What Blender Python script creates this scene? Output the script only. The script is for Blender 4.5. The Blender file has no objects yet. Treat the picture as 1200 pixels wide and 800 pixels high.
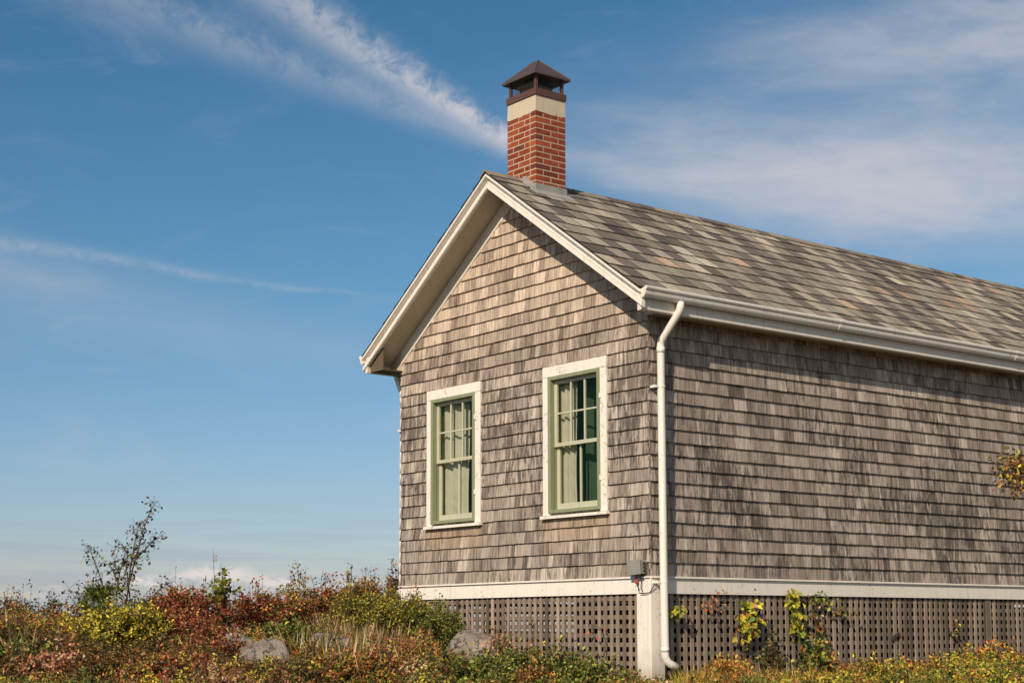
import bpy, math, random
import numpy as np
from mathutils import Vector, Matrix

random.seed(7)
RNG = np.random.default_rng(7)
SC = bpy.context.scene
COL = SC.collection

# ------------------------------------------------------------------ camera
CP = np.array([10.914, -10.241, -0.4926])
YAW, PITCH, ROLL, FPX = 0.903467, 0.109686, -0.00236, 1869.43
CY = 531.48
def cam_axes():
    cy, sy, cp, sp, cr, sr = math.cos(YAW), math.sin(YAW), math.cos(PITCH), math.sin(PITCH), math.cos(ROLL), math.sin(ROLL)
    f = np.array([-sy*cp, cy*cp, sp]); r = np.array([cy, sy, 0.0]); u = np.cross(r, f)
    return cr*r + sr*u, -sr*r + cr*u, f
CR, CU, CF = cam_axes()
def at(px, py, d):
    """world point on the sight line of a photo pixel, d metres deep"""
    return CP + d*((px-600)/FPX*CR - (py-CY)/FPX*CU + CF)

cam = bpy.data.objects.new("camera", bpy.data.cameras.new("camera"))
COL.objects.link(cam)
m = Matrix(((CR[0], CU[0], -CF[0], CP[0]), (CR[1], CU[1], -CF[1], CP[1]), (CR[2], CU[2], -CF[2], CP[2]), (0, 0, 0, 1)))
cam.matrix_world = m
cam.data.sensor_width = 36.0
cam.data.lens = FPX*36/1200
cam.data.shift_y = (CY-400)/1200
cam.data.clip_end = 12000
cam.data.clip_start = 0.05
SC.camera = cam

# ------------------------------------------------------------------ node helper
class NT:
    def __init__(s, tree):
        s.t = tree; s.n = tree.nodes; s.l = tree.links
    def add(s, typ, **kw):
        n = s.n.new(typ)
        for k, v in kw.items(): setattr(n, k, v)
        return n
    def set(s, sock, v):
        if hasattr(v, "is_output"): s.l.new(v, sock)
        else: sock.default_value = v
    def math(s, op, a, b=0.0, c=None, clamp=False):
        n = s.add("ShaderNodeMath", operation=op); n.use_clamp = clamp
        s.set(n.inputs[0], a); s.set(n.inputs[1], b)
        if c is not None: s.set(n.inputs[2], c)
        return n.outputs[0]
    def noise(s, vec, scale, detail=4, rough=0.55, dist=0.0):
        n = s.add("ShaderNodeTexNoise"); n.inputs["Scale"].default_value = scale
        n.inputs["Detail"].default_value = detail; n.inputs["Roughness"].default_value = rough
        n.inputs["Distortion"].default_value = dist
        if vec is not None: s.l.new(vec, n.inputs["Vector"])
        return n.outputs["Fac"]
    def ramp(s, fac, stops, interp='LINEAR'):
        n = s.add("ShaderNodeValToRGB"); n.color_ramp.interpolation = interp
        e = n.color_ramp.elements
        while len(e) < len(stops): e.new(0.5)
        for i, (p, c) in enumerate(stops):
            e[i].position = p; e[i].color = (c[0], c[1], c[2], 1) if not isinstance(c, (int, float)) else (c, c, c, 1)
        s.set(n.inputs[0], fac)
        return n.outputs[0]
    def mix(s, fac, a, b, blend='MIX'):
        n = s.add("ShaderNodeMix", data_type='RGBA', blend_type=blend)
        s.set(n.inputs[0], fac)
        for i, v in ((6, a), (7, b)):
            if isinstance(v, tuple): v = (v[0], v[1], v[2], 1)
            s.set(n.inputs[i], v)
        return n.outputs[2]
    def smooth(s, v, a, b):
        n = s.add("ShaderNodeMapRange", interpolation_type='SMOOTHSTEP')
        s.set(n.inputs[0], v); s.set(n.inputs[1], a); s.set(n.inputs[2], b)
        n.inputs[3].default_value = 0; n.inputs[4].default_value = 1
        return n.outputs[0]
    def xyz(s, x, y, z):
        n = s.add("ShaderNodeCombineXYZ")
        for i, v in enumerate((x, y, z)): s.set(n.inputs[i], v)
        return n.outputs[0]
    def sep(s, v):
        n = s.add("ShaderNodeSeparateXYZ"); s.l.new(v, n.inputs[0]); return n.outputs
    def obj(s):
        return s.add("ShaderNodeTexCoord").outputs["Object"]
    def attr(s, name):
        return s.add("ShaderNodeAttribute", attribute_name=name)

def mat(name, rough=0.7, spec=0.3):
    M = bpy.data.materials.new(name); M.use_nodes = True
    nt = NT(M.node_tree); b = nt.n["Principled BSDF"]
    b.inputs["Roughness"].default_value = rough
    b.inputs["Specular IOR Level"].default_value = spec
    return M, nt, b
def bump(nt, b, h, strength=0.3, dist=0.01):
    n = nt.add("ShaderNodeBump"); n.inputs["Strength"].default_value = strength; n.inputs["Distance"].default_value = dist
    nt.l.new(h, n.inputs["Height"]); nt.l.new(n.outputs[0], b.inputs["Normal"])

# ------------------------------------------------------------------ light + sky
SUN = Vector((0.50, -1.0, 0.69)).normalized()
EL = math.asin(SUN.z); AZ = math.atan2(SUN.x, SUN.y)
sl = bpy.data.lights.new("sun", 'SUN'); sl.energy = 4.5; sl.angle = math.radians(0.5); sl.color = (1.0, 0.85, 0.66)
so = bpy.data.objects.new("sun", sl); COL.objects.link(so)
so.rotation_euler = SUN.to_track_quat('Z', 'Y').to_euler(); so.location = (20, -40, 30)

W = bpy.data.worlds.new("World"); SC.world = W; W.use_nodes = True
wt = NT(W.node_tree)
bg = wt.n["Background"]
sky = wt.add("ShaderNodeTexSky", sky_type='NISHITA'); sky.sun_disc = False
sky.sun_elevation = EL; sky.sun_rotation = AZ
sky.air_density = 1.0; sky.dust_density = 0.6; sky.ozone_density = 2.2; sky.altitude = 0
dirv = wt.add("ShaderNodeTexCoord").outputs["Generated"]
dx, dy, dz = wt.sep(dirv)
az = wt.math('MULTIPLY', wt.math('ARCTAN2', dx, dy), 57.29578)
el = wt.math('MULTIPLY', wt.math('ARCSINE', dz), 57.29578)
ns1 = wt.noise(wt.xyz(wt.math('MULTIPLY', az, 0.16), wt.math('MULTIPLY', el, 0.55), 0.0), 1.0, 6, 0.6, 0.6)      # wide, flat cirrus
ns2 = wt.noise(wt.xyz(az, wt.math('MULTIPLY', el, 1.2), 4.0), 1.1, 7, 0.68, 0.4)                                 # fine tufts
ns3 = wt.noise(wt.xyz(wt.math('MULTIPLY', az, 0.10), wt.math('MULTIPLY', el, 1.9), 9.0), 1.0, 5, 0.6, 0.3)       # thin low bands
def strip(a0, e0, a1, e1):
    """along / across coordinates (degrees) of a straight streak of cloud"""
    L = math.hypot(a1-a0, e1-e0); ta, te = (a1-a0)/L, (e1-e0)/L
    A = wt.math('SUBTRACT', az, a0); E_ = wt.math('SUBTRACT', el, e0)
    al = wt.math('ADD', wt.math('MULTIPLY', A, ta), wt.math('MULTIPLY', E_, te))
    ac = wt.math('SUBTRACT', wt.math('MULTIPLY', E_, ta), wt.math('MULTIPLY', A, te))
    return al, ac, L
def gauss(x, w):
    q = wt.math('DIVIDE', x, w); return wt.math('EXPONENT', wt.math('MULTIPLY', wt.math('MULTIPLY', q, q), -1.0))
def blob(a0, e0, wa, we, tilt=0.0):
    A = wt.math('SUBTRACT', az, a0); E_ = wt.math('SUBTRACT', wt.math('SUBTRACT', el, e0), wt.math('MULTIPLY', A, tilt))
    n = wt.math('ADD', wt.math('POWER', wt.math('ABSOLUTE', wt.math('DIVIDE', A, wa)), 2.0), wt.math('POWER', wt.math('ABSOLUTE', wt.math('DIVIDE', E_, we)), 2.0))
    return wt.math('EXPONENT', wt.math('MULTIPLY', n, -1.0))
masks = []
# wobble for natural edges
wob = wt.math('MULTIPLY', wt.math('SUBTRACT', ns2, 0.5), 1.1)
# old contrail: a fluffy upper strand and a fainter lower one, both spreading with age towards the upper left
al, ac, L = strip(-51.6, 17.2, -59.6, 21.6)
acw = wt.math('ADD', ac, wob)
wid = wt.math('ADD', wt.math('MULTIPLY', wt.math('MAXIMUM', al, 0.0), 0.045), 0.34)
tuft = wt.smooth(ns2, 0.22, 0.68)
s1 = wt.math('MULTIPLY', gauss(acw, wid), wt.math('ADD', wt.math('MULTIPLY', tuft, 0.88), 0.26))
s1 = wt.math('MULTIPLY', s1, wt.smooth(al, -1.8, 0.4))
masks.append(wt.math('MULTIPLY', s1, wt.math('SUBTRACT', 0.98, wt.math('MULTIPLY', wt.math('MAXIMUM', al, 0.0), 0.05), clamp=True)))
al, ac, L = strip(-51.8, 17.1, -66.0, 21.7)
acw = wt.math('ADD', ac, wt.math('MULTIPLY', wob, 0.9))
wid = wt.math('ADD', wt.math('MULTIPLY', wt.math('MAXIMUM', al, 0.0), 0.04), 0.30)
s2 = wt.math('MULTIPLY', gauss(acw, wid), wt.math('ADD', wt.math('MULTIPLY', tuft, 0.22), 0.09))
masks.append(wt.math('MULTIPLY', s2, wt.smooth(al, -1.5, 1.5)))
# broad soft cloud right of the chimney
soft = wt.math('ADD', wt.math('MULTIPLY', wt.smooth(ns1, 0.25, 0.75), 0.55), 0.50)
fib = wt.noise(wt.xyz(wt.math('MULTIPLY', az, 0.32), wt.math('MULTIPLY', wt.math('ADD', el, wt.math('MULTIPLY', az, 0.12)), 1.3), 2.0), 0.8, 8, 0.60, 0.35)
tex = wt.math('ADD', wt.math('MULTIPLY', wt.smooth(fib, 0.18, 0.78), 0.62), wt.math('ADD', wt.math('MULTIPLY', ns2, 0.30), 0.40))
c1 = wt.math('ADD', wt.math('MULTIPLY', blob(-40.6, 15.8, 6.2, 1.55, -0.15), 1.75), wt.math('MULTIPLY', blob(-34.0, 15.3, 6.5, 1.9, -0.03), 1.15))
c1 = wt.math('ADD', c1, wt.math('MULTIPLY', blob(-47.5, 16.3, 3.2, 0.6, -0.2), 0.85))
c1 = wt.math('ADD', c1, wt.math('MULTIPLY', blob(-33.5, 20.2, 8.5, 1.9, 0.06), 1.1))
c1 = wt.math('ADD', c1, wt.math('MULTIPLY', blob(-44.0, 12.8, 3.0, 0.5, -0.28), 0.30))
c1 = wt.math('MULTIPLY', wt.math('MULTIPLY', c1, soft), tex)
masks.append(wt.math('MULTIPLY', wt.math('SUBTRACT', 1.0, wt.math('EXPONENT', wt.math('MULTIPLY', c1, -1.15))), 0.92))
# thin contrail on the left and the faint band under it
al, ac, L = strip(-71.0, 13.25, -56.0, 11.9)
acw = wt.math('ADD', wt.math('SUBTRACT', ac, wt.math('MULTIPLY', wt.math('SINE', wt.math('MULTIPLY', al, 0.45)), 0.12)), wt.math('MULTIPLY', wob, 0.25))
wid = wt.math('SUBTRACT', 0.26, wt.math('MULTIPLY', al, 0.013))
s3 = wt.math('MULTIPLY', gauss(acw, wid), wt.math('MULTIPLY', wt.math('SUBTRACT', 0.23, wt.math('MULTIPLY', al, 0.008)), wt.math('ADD', 0.35, wt.smooth(ns2, 0.3, 0.65))))
masks.append(wt.math('MULTIPLY', s3, wt.smooth(wt.math('SUBTRACT', 15.4, al), 0.0, 3.0)))
masks.append(wt.math('MULTIPLY', wt.math('MULTIPLY', blob(-69.5, 12.1, 6.0, 0.9, -0.10), 0.30), soft))
masks.append(wt.math('MULTIPLY', wt.math('MULTIPLY', blob(-62.0, 10.3, 9.0, 0.9, -0.06), 0.16), soft))
# fine scattered cirrus everywhere
masks.append(wt.math('MULTIPLY', wt.smooth(ns1, 0.50, 0.85), 0.16))
# unseen bright thin cloud behind the camera, added to neutralise the fill light
back = wt.math('ADD', wt.math('MULTIPLY', dx, 0.785), wt.math('MULTIPLY', dy, -0.62))
masks.append(wt.math('MULTIPLY', wt.smooth(back, 0.05, 0.6), wt.math('ADD', 0.30, wt.math('MULTIPLY', wt.smooth(ns2, 0.3, 0.7), 0.3))))
tot = masks[0]
for q in masks[1:]: tot = wt.math('SUBTRACT', wt.math('ADD', tot, q), wt.math('MULTIPLY', tot, q))
tot = wt.math('MINIMUM', wt.math('MAXIMUM', tot, 0.0), 0.90)
hz = wt.ramp(wt.math('DIVIDE', el, 30.0, clamp=True), [(0.0, (0.86, 0.80, 0.94)), (0.12, (0.72, 0.77, 0.91)), (0.40, (0.52, 0.78, 0.86)), (0.75, (0.34, 0.70, 0.82)), (1.0, (0.32, 0.68, 0.82))])
skyc = wt.mix(tot, wt.mix(1.0, sky.outputs[0], hz, 'MULTIPLY'), wt.mix(wt.smooth(back, 0.0, 0.6), (6.0, 5.9, 6.3), (8.0, 7.2, 6.2)))
# low bank: grey-blue veils and a few small cumulus heads near the horizon
veil = wt.math('MULTIPLY', wt.smooth(ns3, 0.40, 0.66), wt.math('MULTIPLY', wt.smooth(wt.math('SUBTRACT', 6.0, el), 0.0, 4.0), 0.50))
skyc = wt.mix(veil, skyc, (3.5, 4.1, 4.9))
cum = wt.math('ADD', blob(-62.3, 2.0, 1.1, 0.24), wt.math('ADD', wt.math('MULTIPLY', blob(-64.9, 1.75, 1.3, 0.28), 0.8), wt.math('MULTIPLY', blob(-59.5, 1.65, 2.4, 0.28), 0.75)))
cum = wt.math('ADD', cum, wt.math('MULTIPLY', blob(-68.6, 1.3, 1.6, 0.26), 0.4))
cum = wt.math('MULTIPLY', cum, wt.math('ADD', wt.math('MULTIPLY', 1.25, wt.smooth(wt.noise(wt.xyz(az, wt.math('MULTIPLY', el, 2.2), 1.0), 1.3, 6, 0.62), 0.40, 0.60)), 0.05))
skyc = wt.mix(wt.math('MINIMUM', cum, 0.8), skyc, (7.9, 7.1, 6.7))
wt.l.new(skyc, bg.inputs["Color"])
bg.inputs["Strength"].default_value = 0.10

SC.view_settings.view_transform = 'Standard'
SC.view_settings.look = 'None'
SC.view_settings.exposure = 0.0
SC.view_settings.gamma = 1.0
SC.render.engine = 'CYCLES'

# ------------------------------------------------------------------ materials
def make_shingle():
    M, nt, b = mat("weathered_cedar", 0.85, 0.15)
    o = nt.obj(); x, y, z = nt.sep(o); u = nt.math('ADD', x, y)
    t = nt.attr("tint").outputs["Fac"]
    off = nt.math('MULTIPLY', t, 37.0)
    grain = nt.noise(nt.xyz(nt.math('MULTIPLY', u, 55.0), nt.math('MULTIPLY', z, 2.2), off), 1.0, 5, 0.65, 0.3)
    fine = nt.noise(nt.xyz(nt.math('MULTIPLY', u, 170.0), nt.math('MULTIPLY', z, 6.0), off), 1.0, 3, 0.6)
    stain = nt.noise(nt.xyz(nt.math('MULTIPLY', u, 21.0), nt.math('MULTIPLY', z, 3.2), nt.math('MULTIPLY', t, 1.4)), 1.0, 7, 0.76, 0.5)
    big = nt.noise(nt.xyz(nt.math('MULTIPLY', u, 0.8), nt.math('MULTIPLY', z, 0.9), 3.0), 1.0, 4, 0.6)
    tone = nt.math('ADD', nt.math('MULTIPLY', nt.math('SUBTRACT', grain, 0.5), 1.05), nt.math('ADD', 0.28, nt.math('MULTIPLY', t, 0.44)))
    tone = nt.math('ADD', tone, nt.math('MULTIPLY', nt.math('SUBTRACT', fine, 0.5), 0.45))
    tone = nt.math('ADD', tone, nt.math('MULTIPLY', nt.math('SUBTRACT', big, 0.5), 0.55))
    c = nt.ramp(tone, [(0.16, (0.090, 0.072, 0.063)), (0.38, (0.250, 0.203, 0.172)), (0.58, (0.395, 0.330, 0.284)), (0.85, (0.62, 0.535, 0.46))])
    # upper gable bleaches to a warmer tan, lower courses stay grey-brown with black mildew
    up = nt.smooth(nt.math('ADD', z, nt.math('MULTIPLY', nt.math('SUBTRACT', big, 0.5), 1.6)), 1.6, 3.2)
    c = nt.mix(nt.math('MULTIPLY', up, 0.80), c, nt.mix(1.0, c, (1.46, 1.36, 1.21), 'MULTIPLY'))
    dirt = nt.smooth(nt.math('ADD', stain, nt.math('MULTIPLY', nt.math('SUBTRACT', big, 0.5), 0.75)), 0.47, 0.63)
    c = nt.mix(nt.math('MULTIPLY', dirt, nt.math('SUBTRACT', 0.80, nt.math('MULTIPLY', up, 0.45))), c, (0.052, 0.042, 0.038))
    grey = nt.smooth(nt.noise(nt.xyz(nt.math('MULTIPLY', u, 2.2), nt.math('MULTIPLY', z, 1.6), 7.0), 1.0, 4, 0.6), 0.42, 0.68)
    c = nt.mix(nt.math('MULTIPLY', grey, 0.35), c, nt.mix(1.0, c, (0.86, 0.90, 0.95), 'MULTIPLY'))
    rust = nt.smooth(nt.noise(nt.xyz(nt.math('MULTIPLY', u, 6.0), nt.math('MULTIPLY', z, 5.0), 21.0), 1.0, 3, 0.6), 0.66, 0.78)
    c = nt.mix(nt.math('MULTIPLY', rust, 0.55), c, (0.33, 0.19, 0.09))
    sill = None
    for a_, c_ in ((-3.62, -2.55), (-1.57, -0.52)):
        q = nt.math('MULTIPLY', nt.smooth(x, a_-0.08, a_+0.08), nt.math('SUBTRACT', 1.0, nt.smooth(x, c_-0.08, c_+0.08)))
        sill = q if sill is None else nt.math('ADD', sill, q)
    sill = nt.math('MULTIPLY', sill, nt.math('MULTIPLY', nt.smooth(z, 0.22, 0.52), nt.math('SUBTRACT', 1.0, nt.smooth(z, 0.62, 0.66))))
    sill = nt.math('MULTIPLY', sill, nt.math('SUBTRACT', 1.0, nt.smooth(y, 0.05, 0.2)))
    c = nt.mix(nt.math('MULTIPLY', nt.math('MULTIPLY', sill, nt.smooth(grain, 0.3, 0.6)), 0.55), c, (0.46, 0.32, 0.20))
    nt.l.new(c, b.inputs["Base Color"])
    bump(nt, b, nt.math('ADD', grain, nt.math('MULTIPLY', fine, 0.5)), 0.5, 0.006)
    return M
def make_paint(name, col, chip=(0.30, 0.25, 0.20), amount=0.62, rough=0.5):
    M, nt, b = mat(name, rough, 0.4)
    o = nt.obj()
    n1 = nt.noise(o, 3.0, 6, 0.65); n2 = nt.noise(o, 38.0, 5, 0.65)
    x, y, z = nt.sep(o)
    run = nt.noise(nt.xyz(nt.math('MULTIPLY', nt.math('ADD', x, y), 16.0), nt.math('MULTIPLY', z, 1.2), 2.0), 1.0, 5, 0.65)
    c = nt.mix(nt.math('MULTIPLY', nt.smooth(n1, 0.45, 0.75), 0.30), col, tuple(k*0.80 for k in col))
    c = nt.mix(nt.math('MULTIPLY', nt.smooth(run, 0.48, 0.74), 0.42), c, tuple(k*f for k, f in zip(col, (0.62, 0.57, 0.50))))
    chips = nt.math('MULTIPLY', nt.smooth(n2, amount, amount+0.035), nt.smooth(n1, 0.47, 0.58))
    c = nt.mix(nt.math('MULTIPLY', chips, 0.8), c, chip)
    # mud splash and algae close to the soil
    low = nt.math('MULTIPLY', nt.smooth(nt.math('ADD', nt.math('MULTIPLY', z, -1.0), nt.math('MULTIPLY', n1, 0.5)), 0.85, 1.25), 0.55)
    c = nt.mix(low, c, (0.30, 0.25, 0.17))
    nt.l.new(c, b.inputs["Base Color"]); bump(nt, b, nt.math('ADD', n2, run), 0.12, 0.004)
    return M
def make_flat(name, col, var=0.25, scale=12.0, rough=0.8, spec=0.2, metal=0.0):
    M, nt, b = mat(name, rough, spec); b.inputs["Metallic"].default_value = metal
    o = nt.obj(); n = nt.noise(o, scale, 6, 0.65)
    c = nt.mix(n, tuple(k*(1-var) for k in col), tuple(min(1, k*(1+var)) for k in col))
    nt.l.new(c, b.inputs["Base Color"]); bump(nt, b, n, 0.2, 0.005)
    return M
def make_col(name, rough=0.8, nscale=20.0, var=0.3, spec=0.2, stretch=None, bstr=0.3):
    """colour of each piece from its own 'col' attribute, broken up by noise"""
    M, nt, b = mat(name, rough, spec)
    o = nt.obj(); c = nt.attr("col").outputs["Color"]
    v = o
    if stretch:
        x, y, z = nt.sep(o); v = nt.xyz(nt.math('MULTIPLY', x, stretch[0]), nt.math('MULTIPLY', y, stretch[1]), nt.math('MULTIPLY', z, stretch[2]))
    n = nt.noise(v, nscale, 6, 0.7); n2 = nt.noise(o, 1.3, 4, 0.6)
    k = nt.ramp(n, [(0.25, 1-var), (0.75, 1+var)])
    k2 = nt.ramp(n2, [(0.3, 0.88), (0.7, 1.10)])
    c = nt.mix(1.0, nt.mix(1.0, c, k, 'MULTIPLY'), k2, 'MULTIPLY')
    nt.l.new(c, b.inputs["Base Color"]); bump(nt, b, n, bstr, 0.005)
    return M
def make_leaf(name, trans=0.3, rough=0.5):
    M, nt, b = mat(name, rough, 0.25)
    c = nt.attr("col").outputs["Color"]
    nt.l.new(c, b.inputs["Base Color"])
    t = nt.add("ShaderNodeBsdfTranslucent"); nt.l.new(c, t.inputs[0])
    mx = nt.add("ShaderNodeMixShader"); mx.inputs[0].default_value = trans
    nt.l.new(b.outputs[0], mx.inputs[1]); nt.l.new(t.outputs[0], mx.inputs[2])
    nt.l.new(mx.outputs[0], nt.n["Material Output"].inputs[0])
    return M
def make_glass():
    M, nt, b = mat("old_window_glass", 0.02, 0.5)
    nt.n.remove(b)
    tr = nt.add("ShaderNodeBsdfTransparent"); tr.inputs[0].default_value = (0.88, 0.91, 0.87, 1)
    gl = nt.add("ShaderNodeBsdfGlossy"); gl.inputs["Roughness"].default_value = 0.01; gl.inputs[0].default_value = (0.42, 0.62, 0.33, 1)  # green gloss colour stands in for foliage reflected in the panes
    fr = nt.add("ShaderNodeFresnel"); fr.inputs[0].default_value = 1.5
    bp = nt.add("ShaderNodeBump"); bp.inputs["Strength"].default_value = 0.25; bp.inputs["Distance"].default_value = 0.01
    nt.l.new(nt.noise(nt.obj(), 5.0, 2, 0.5), bp.inputs["Height"])
    nt.l.new(bp.outputs[0], gl.inputs["Normal"]); nt.l.new(bp.outputs[0], fr.inputs["Normal"])
    mx = nt.add("ShaderNodeMixShader"); nt.l.new(fr.outputs[0], mx.inputs[0])
    nt.l.new(tr.outputs[0], mx.inputs[1]); nt.l.new(gl.outputs[0], mx.inputs[2])
    nt.l.new(mx.outputs[0], nt.n["Material Output"].inputs[0])
    return M
def make_rock():
    M, nt, b = mat("granite", 0.9, 0.15)
    o = nt.obj(); n = nt.noise(o, 4.0, 8, 0.7); f = nt.noise(o, 40.0, 5, 0.7); l = nt.noise(o, 5.0, 5, 0.6, 0.5)
    c = nt.ramp(n, [(0.3, (0.19, 0.160, 0.135)), (0.55, (0.37, 0.315, 0.265)), (0.75, (0.52, 0.45, 0.385))])
    c = nt.mix(nt.math('MULTIPLY', nt.smooth(f, 0.5, 0.7), 0.5), c, (0.10, 0.085, 0.07))
    c = nt.mix(nt.smooth(l, 0.64, 0.70), c, (0.42, 0.27, 0.07))
    c = nt.mix(nt.smooth(nt.noise(o, 8.0, 4, 0.6), 0.66, 0.70), c, (0.52, 0.49, 0.40))
    vo = nt.add("ShaderNodeTexVoronoi", feature='DISTANCE_TO_EDGE'); vo.inputs["Scale"].default_value = 3.2
    wv = nt.add("ShaderNodeVectorMath", operation='ADD'); nt.l.new(o, wv.inputs[0])
    nt.l.new(nt.xyz(nt.math('MULTIPLY', n, 0.5), nt.math('MULTIPLY', l, 0.4), nt.math('MULTIPLY', n, 0.7)), wv.inputs[1]); nt.l.new(wv.outputs[0], vo.inputs["Vector"])
    crack = nt.math('SUBTRACT', 1.0, nt.smooth(vo.outputs["Distance"], 0.0, 0.03))
    c = nt.mix(nt.math('MULTIPLY', crack, nt.smooth(n, 0.45, 0.6)), c, (0.05, 0.04, 0.032))
    nt.l.new(c, b.inputs["Base Color"]); bump(nt, b, nt.math('SUBTRACT', nt.math('ADD', n, nt.math('MULTIPLY', f, 0.5)), nt.math('MULTIPLY', crack, 0.5)), 1.0, 0.05)
    return M
def make_ground():
    M, nt, b = mat("heath_soil", 0.95, 0.1)
    o = nt.obj(); n = nt.noise(o, 1.1, 8, 0.7); f = nt.noise(o, 14.0, 6, 0.7)
    c = nt.ramp(n, [(0.3, (0.045, 0.035, 0.018)), (0.5, (0.10, 0.072, 0.032)), (0.72, (0.155, 0.11, 0.05))])
    c = nt.mix(f, c, (0.075, 0.07, 0.025))
    nt.l.new(c, b.inputs["Base Color"]); bump(nt, b, nt.math('ADD', n, f), 0.8, 0.06)
    return M
def make_sea():
    M, nt, b = mat("sea_water", 0.12, 0.5)
    b.inputs["Base Color"].default_value = (0.012, 0.035, 0.055, 1)
    bump(nt, b, nt.noise(nt.obj(), 0.35, 6, 0.6), 0.35, 0.6)
    return M
M_SH = make_shingle()
M_WHITE = make_paint("white_trim_paint", (0.80, 0.745, 0.68), amount=0.60)
M_TRIM = make_paint("aged_white_paint", (0.72, 0.66, 0.585), amount=0.58)
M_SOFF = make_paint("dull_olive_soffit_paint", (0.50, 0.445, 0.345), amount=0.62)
M_CASE = make_paint("flaking_white_paint", (0.82, 0.765, 0.70), amount=0.57)
M_GREEN = make_paint("sage_green_paint", (0.245, 0.272, 0.162), chip=(0.45, 0.42, 0.33), amount=0.62)
M_SASH = make_paint("pale_sash_paint", (0.50, 0.49, 0.37), amount=0.64)
M_ROOF = make_col("roof_slates", 0.85, 30.0, 0.28)
M_BRICK = make_col("red_brick", 0.9, 17.0, 0.48)
M_MORTAR = make_flat("lime_mortar", (0.48, 0.345, 0.25), 0.35, 14)
M_CONC = make_paint("weathered_render", (0.55, 0.465, 0.355), chip=(0.24, 0.19, 0.14), amount=0.58, rough=0.9)
M_RUST = make_flat("brown_painted_metal", (0.105, 0.050, 0.036), 0.35, 7, 0.5, 0.5)
M_CAP = make_flat("dark_bronze_metal", (0.085, 0.057, 0.048), 0.35, 9, 0.42, 0.6)
M_LEAD = make_flat("grey_lead_flashing", (0.30, 0.29, 0.27), 0.45, 8, 0.6, 0.4)
M_LATT = make_col("weathered_lattice", 0.9, 14.0, 0.35, stretch=(1.6, 1.6, 0.4))
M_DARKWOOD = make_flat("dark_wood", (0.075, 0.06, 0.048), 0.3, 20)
M_BOX = make_flat("grey_galvanised_box", (0.26, 0.25, 0.225), 0.2, 15, 0.55, 0.4)
M_RED = make_flat("red_plastic", (0.50, 0.05, 0.035), 0.1, 10, 0.4, 0.4)
M_EAVE_SHADE = make_flat("shade_brown_board", (0.125, 0.095, 0.062), 0.25, 14)  # dark brown puts the shade of the left eave corner into the colour
M_WIRE = make_flat("dark_wire", (0.05, 0.045, 0.04), 0.2, 10)
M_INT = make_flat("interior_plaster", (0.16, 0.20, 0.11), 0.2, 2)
M_SHEATH = make_flat("sheathing_boards", (0.12, 0.09, 0.07), 0.2, 5)
M_CURT = make_flat("cream_curtain", (0.60, 0.555, 0.48), 0.10, 4, 0.9)
M_DRAPE = make_flat("dark_green_drape", (0.050, 0.090, 0.055), 0.3, 5, 0.95)
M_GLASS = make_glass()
M_ROCK = make_rock()
M_GROUND = make_ground()
M_SEA = make_sea()
M_LEAF = make_leaf("leaves", 0.22)
M_GRASS = make_leaf("grass_blades", 0.25)
M_STEM = make_flat("woody_stem", (0.085, 0.060, 0.042), 0.3, 30)

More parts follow.
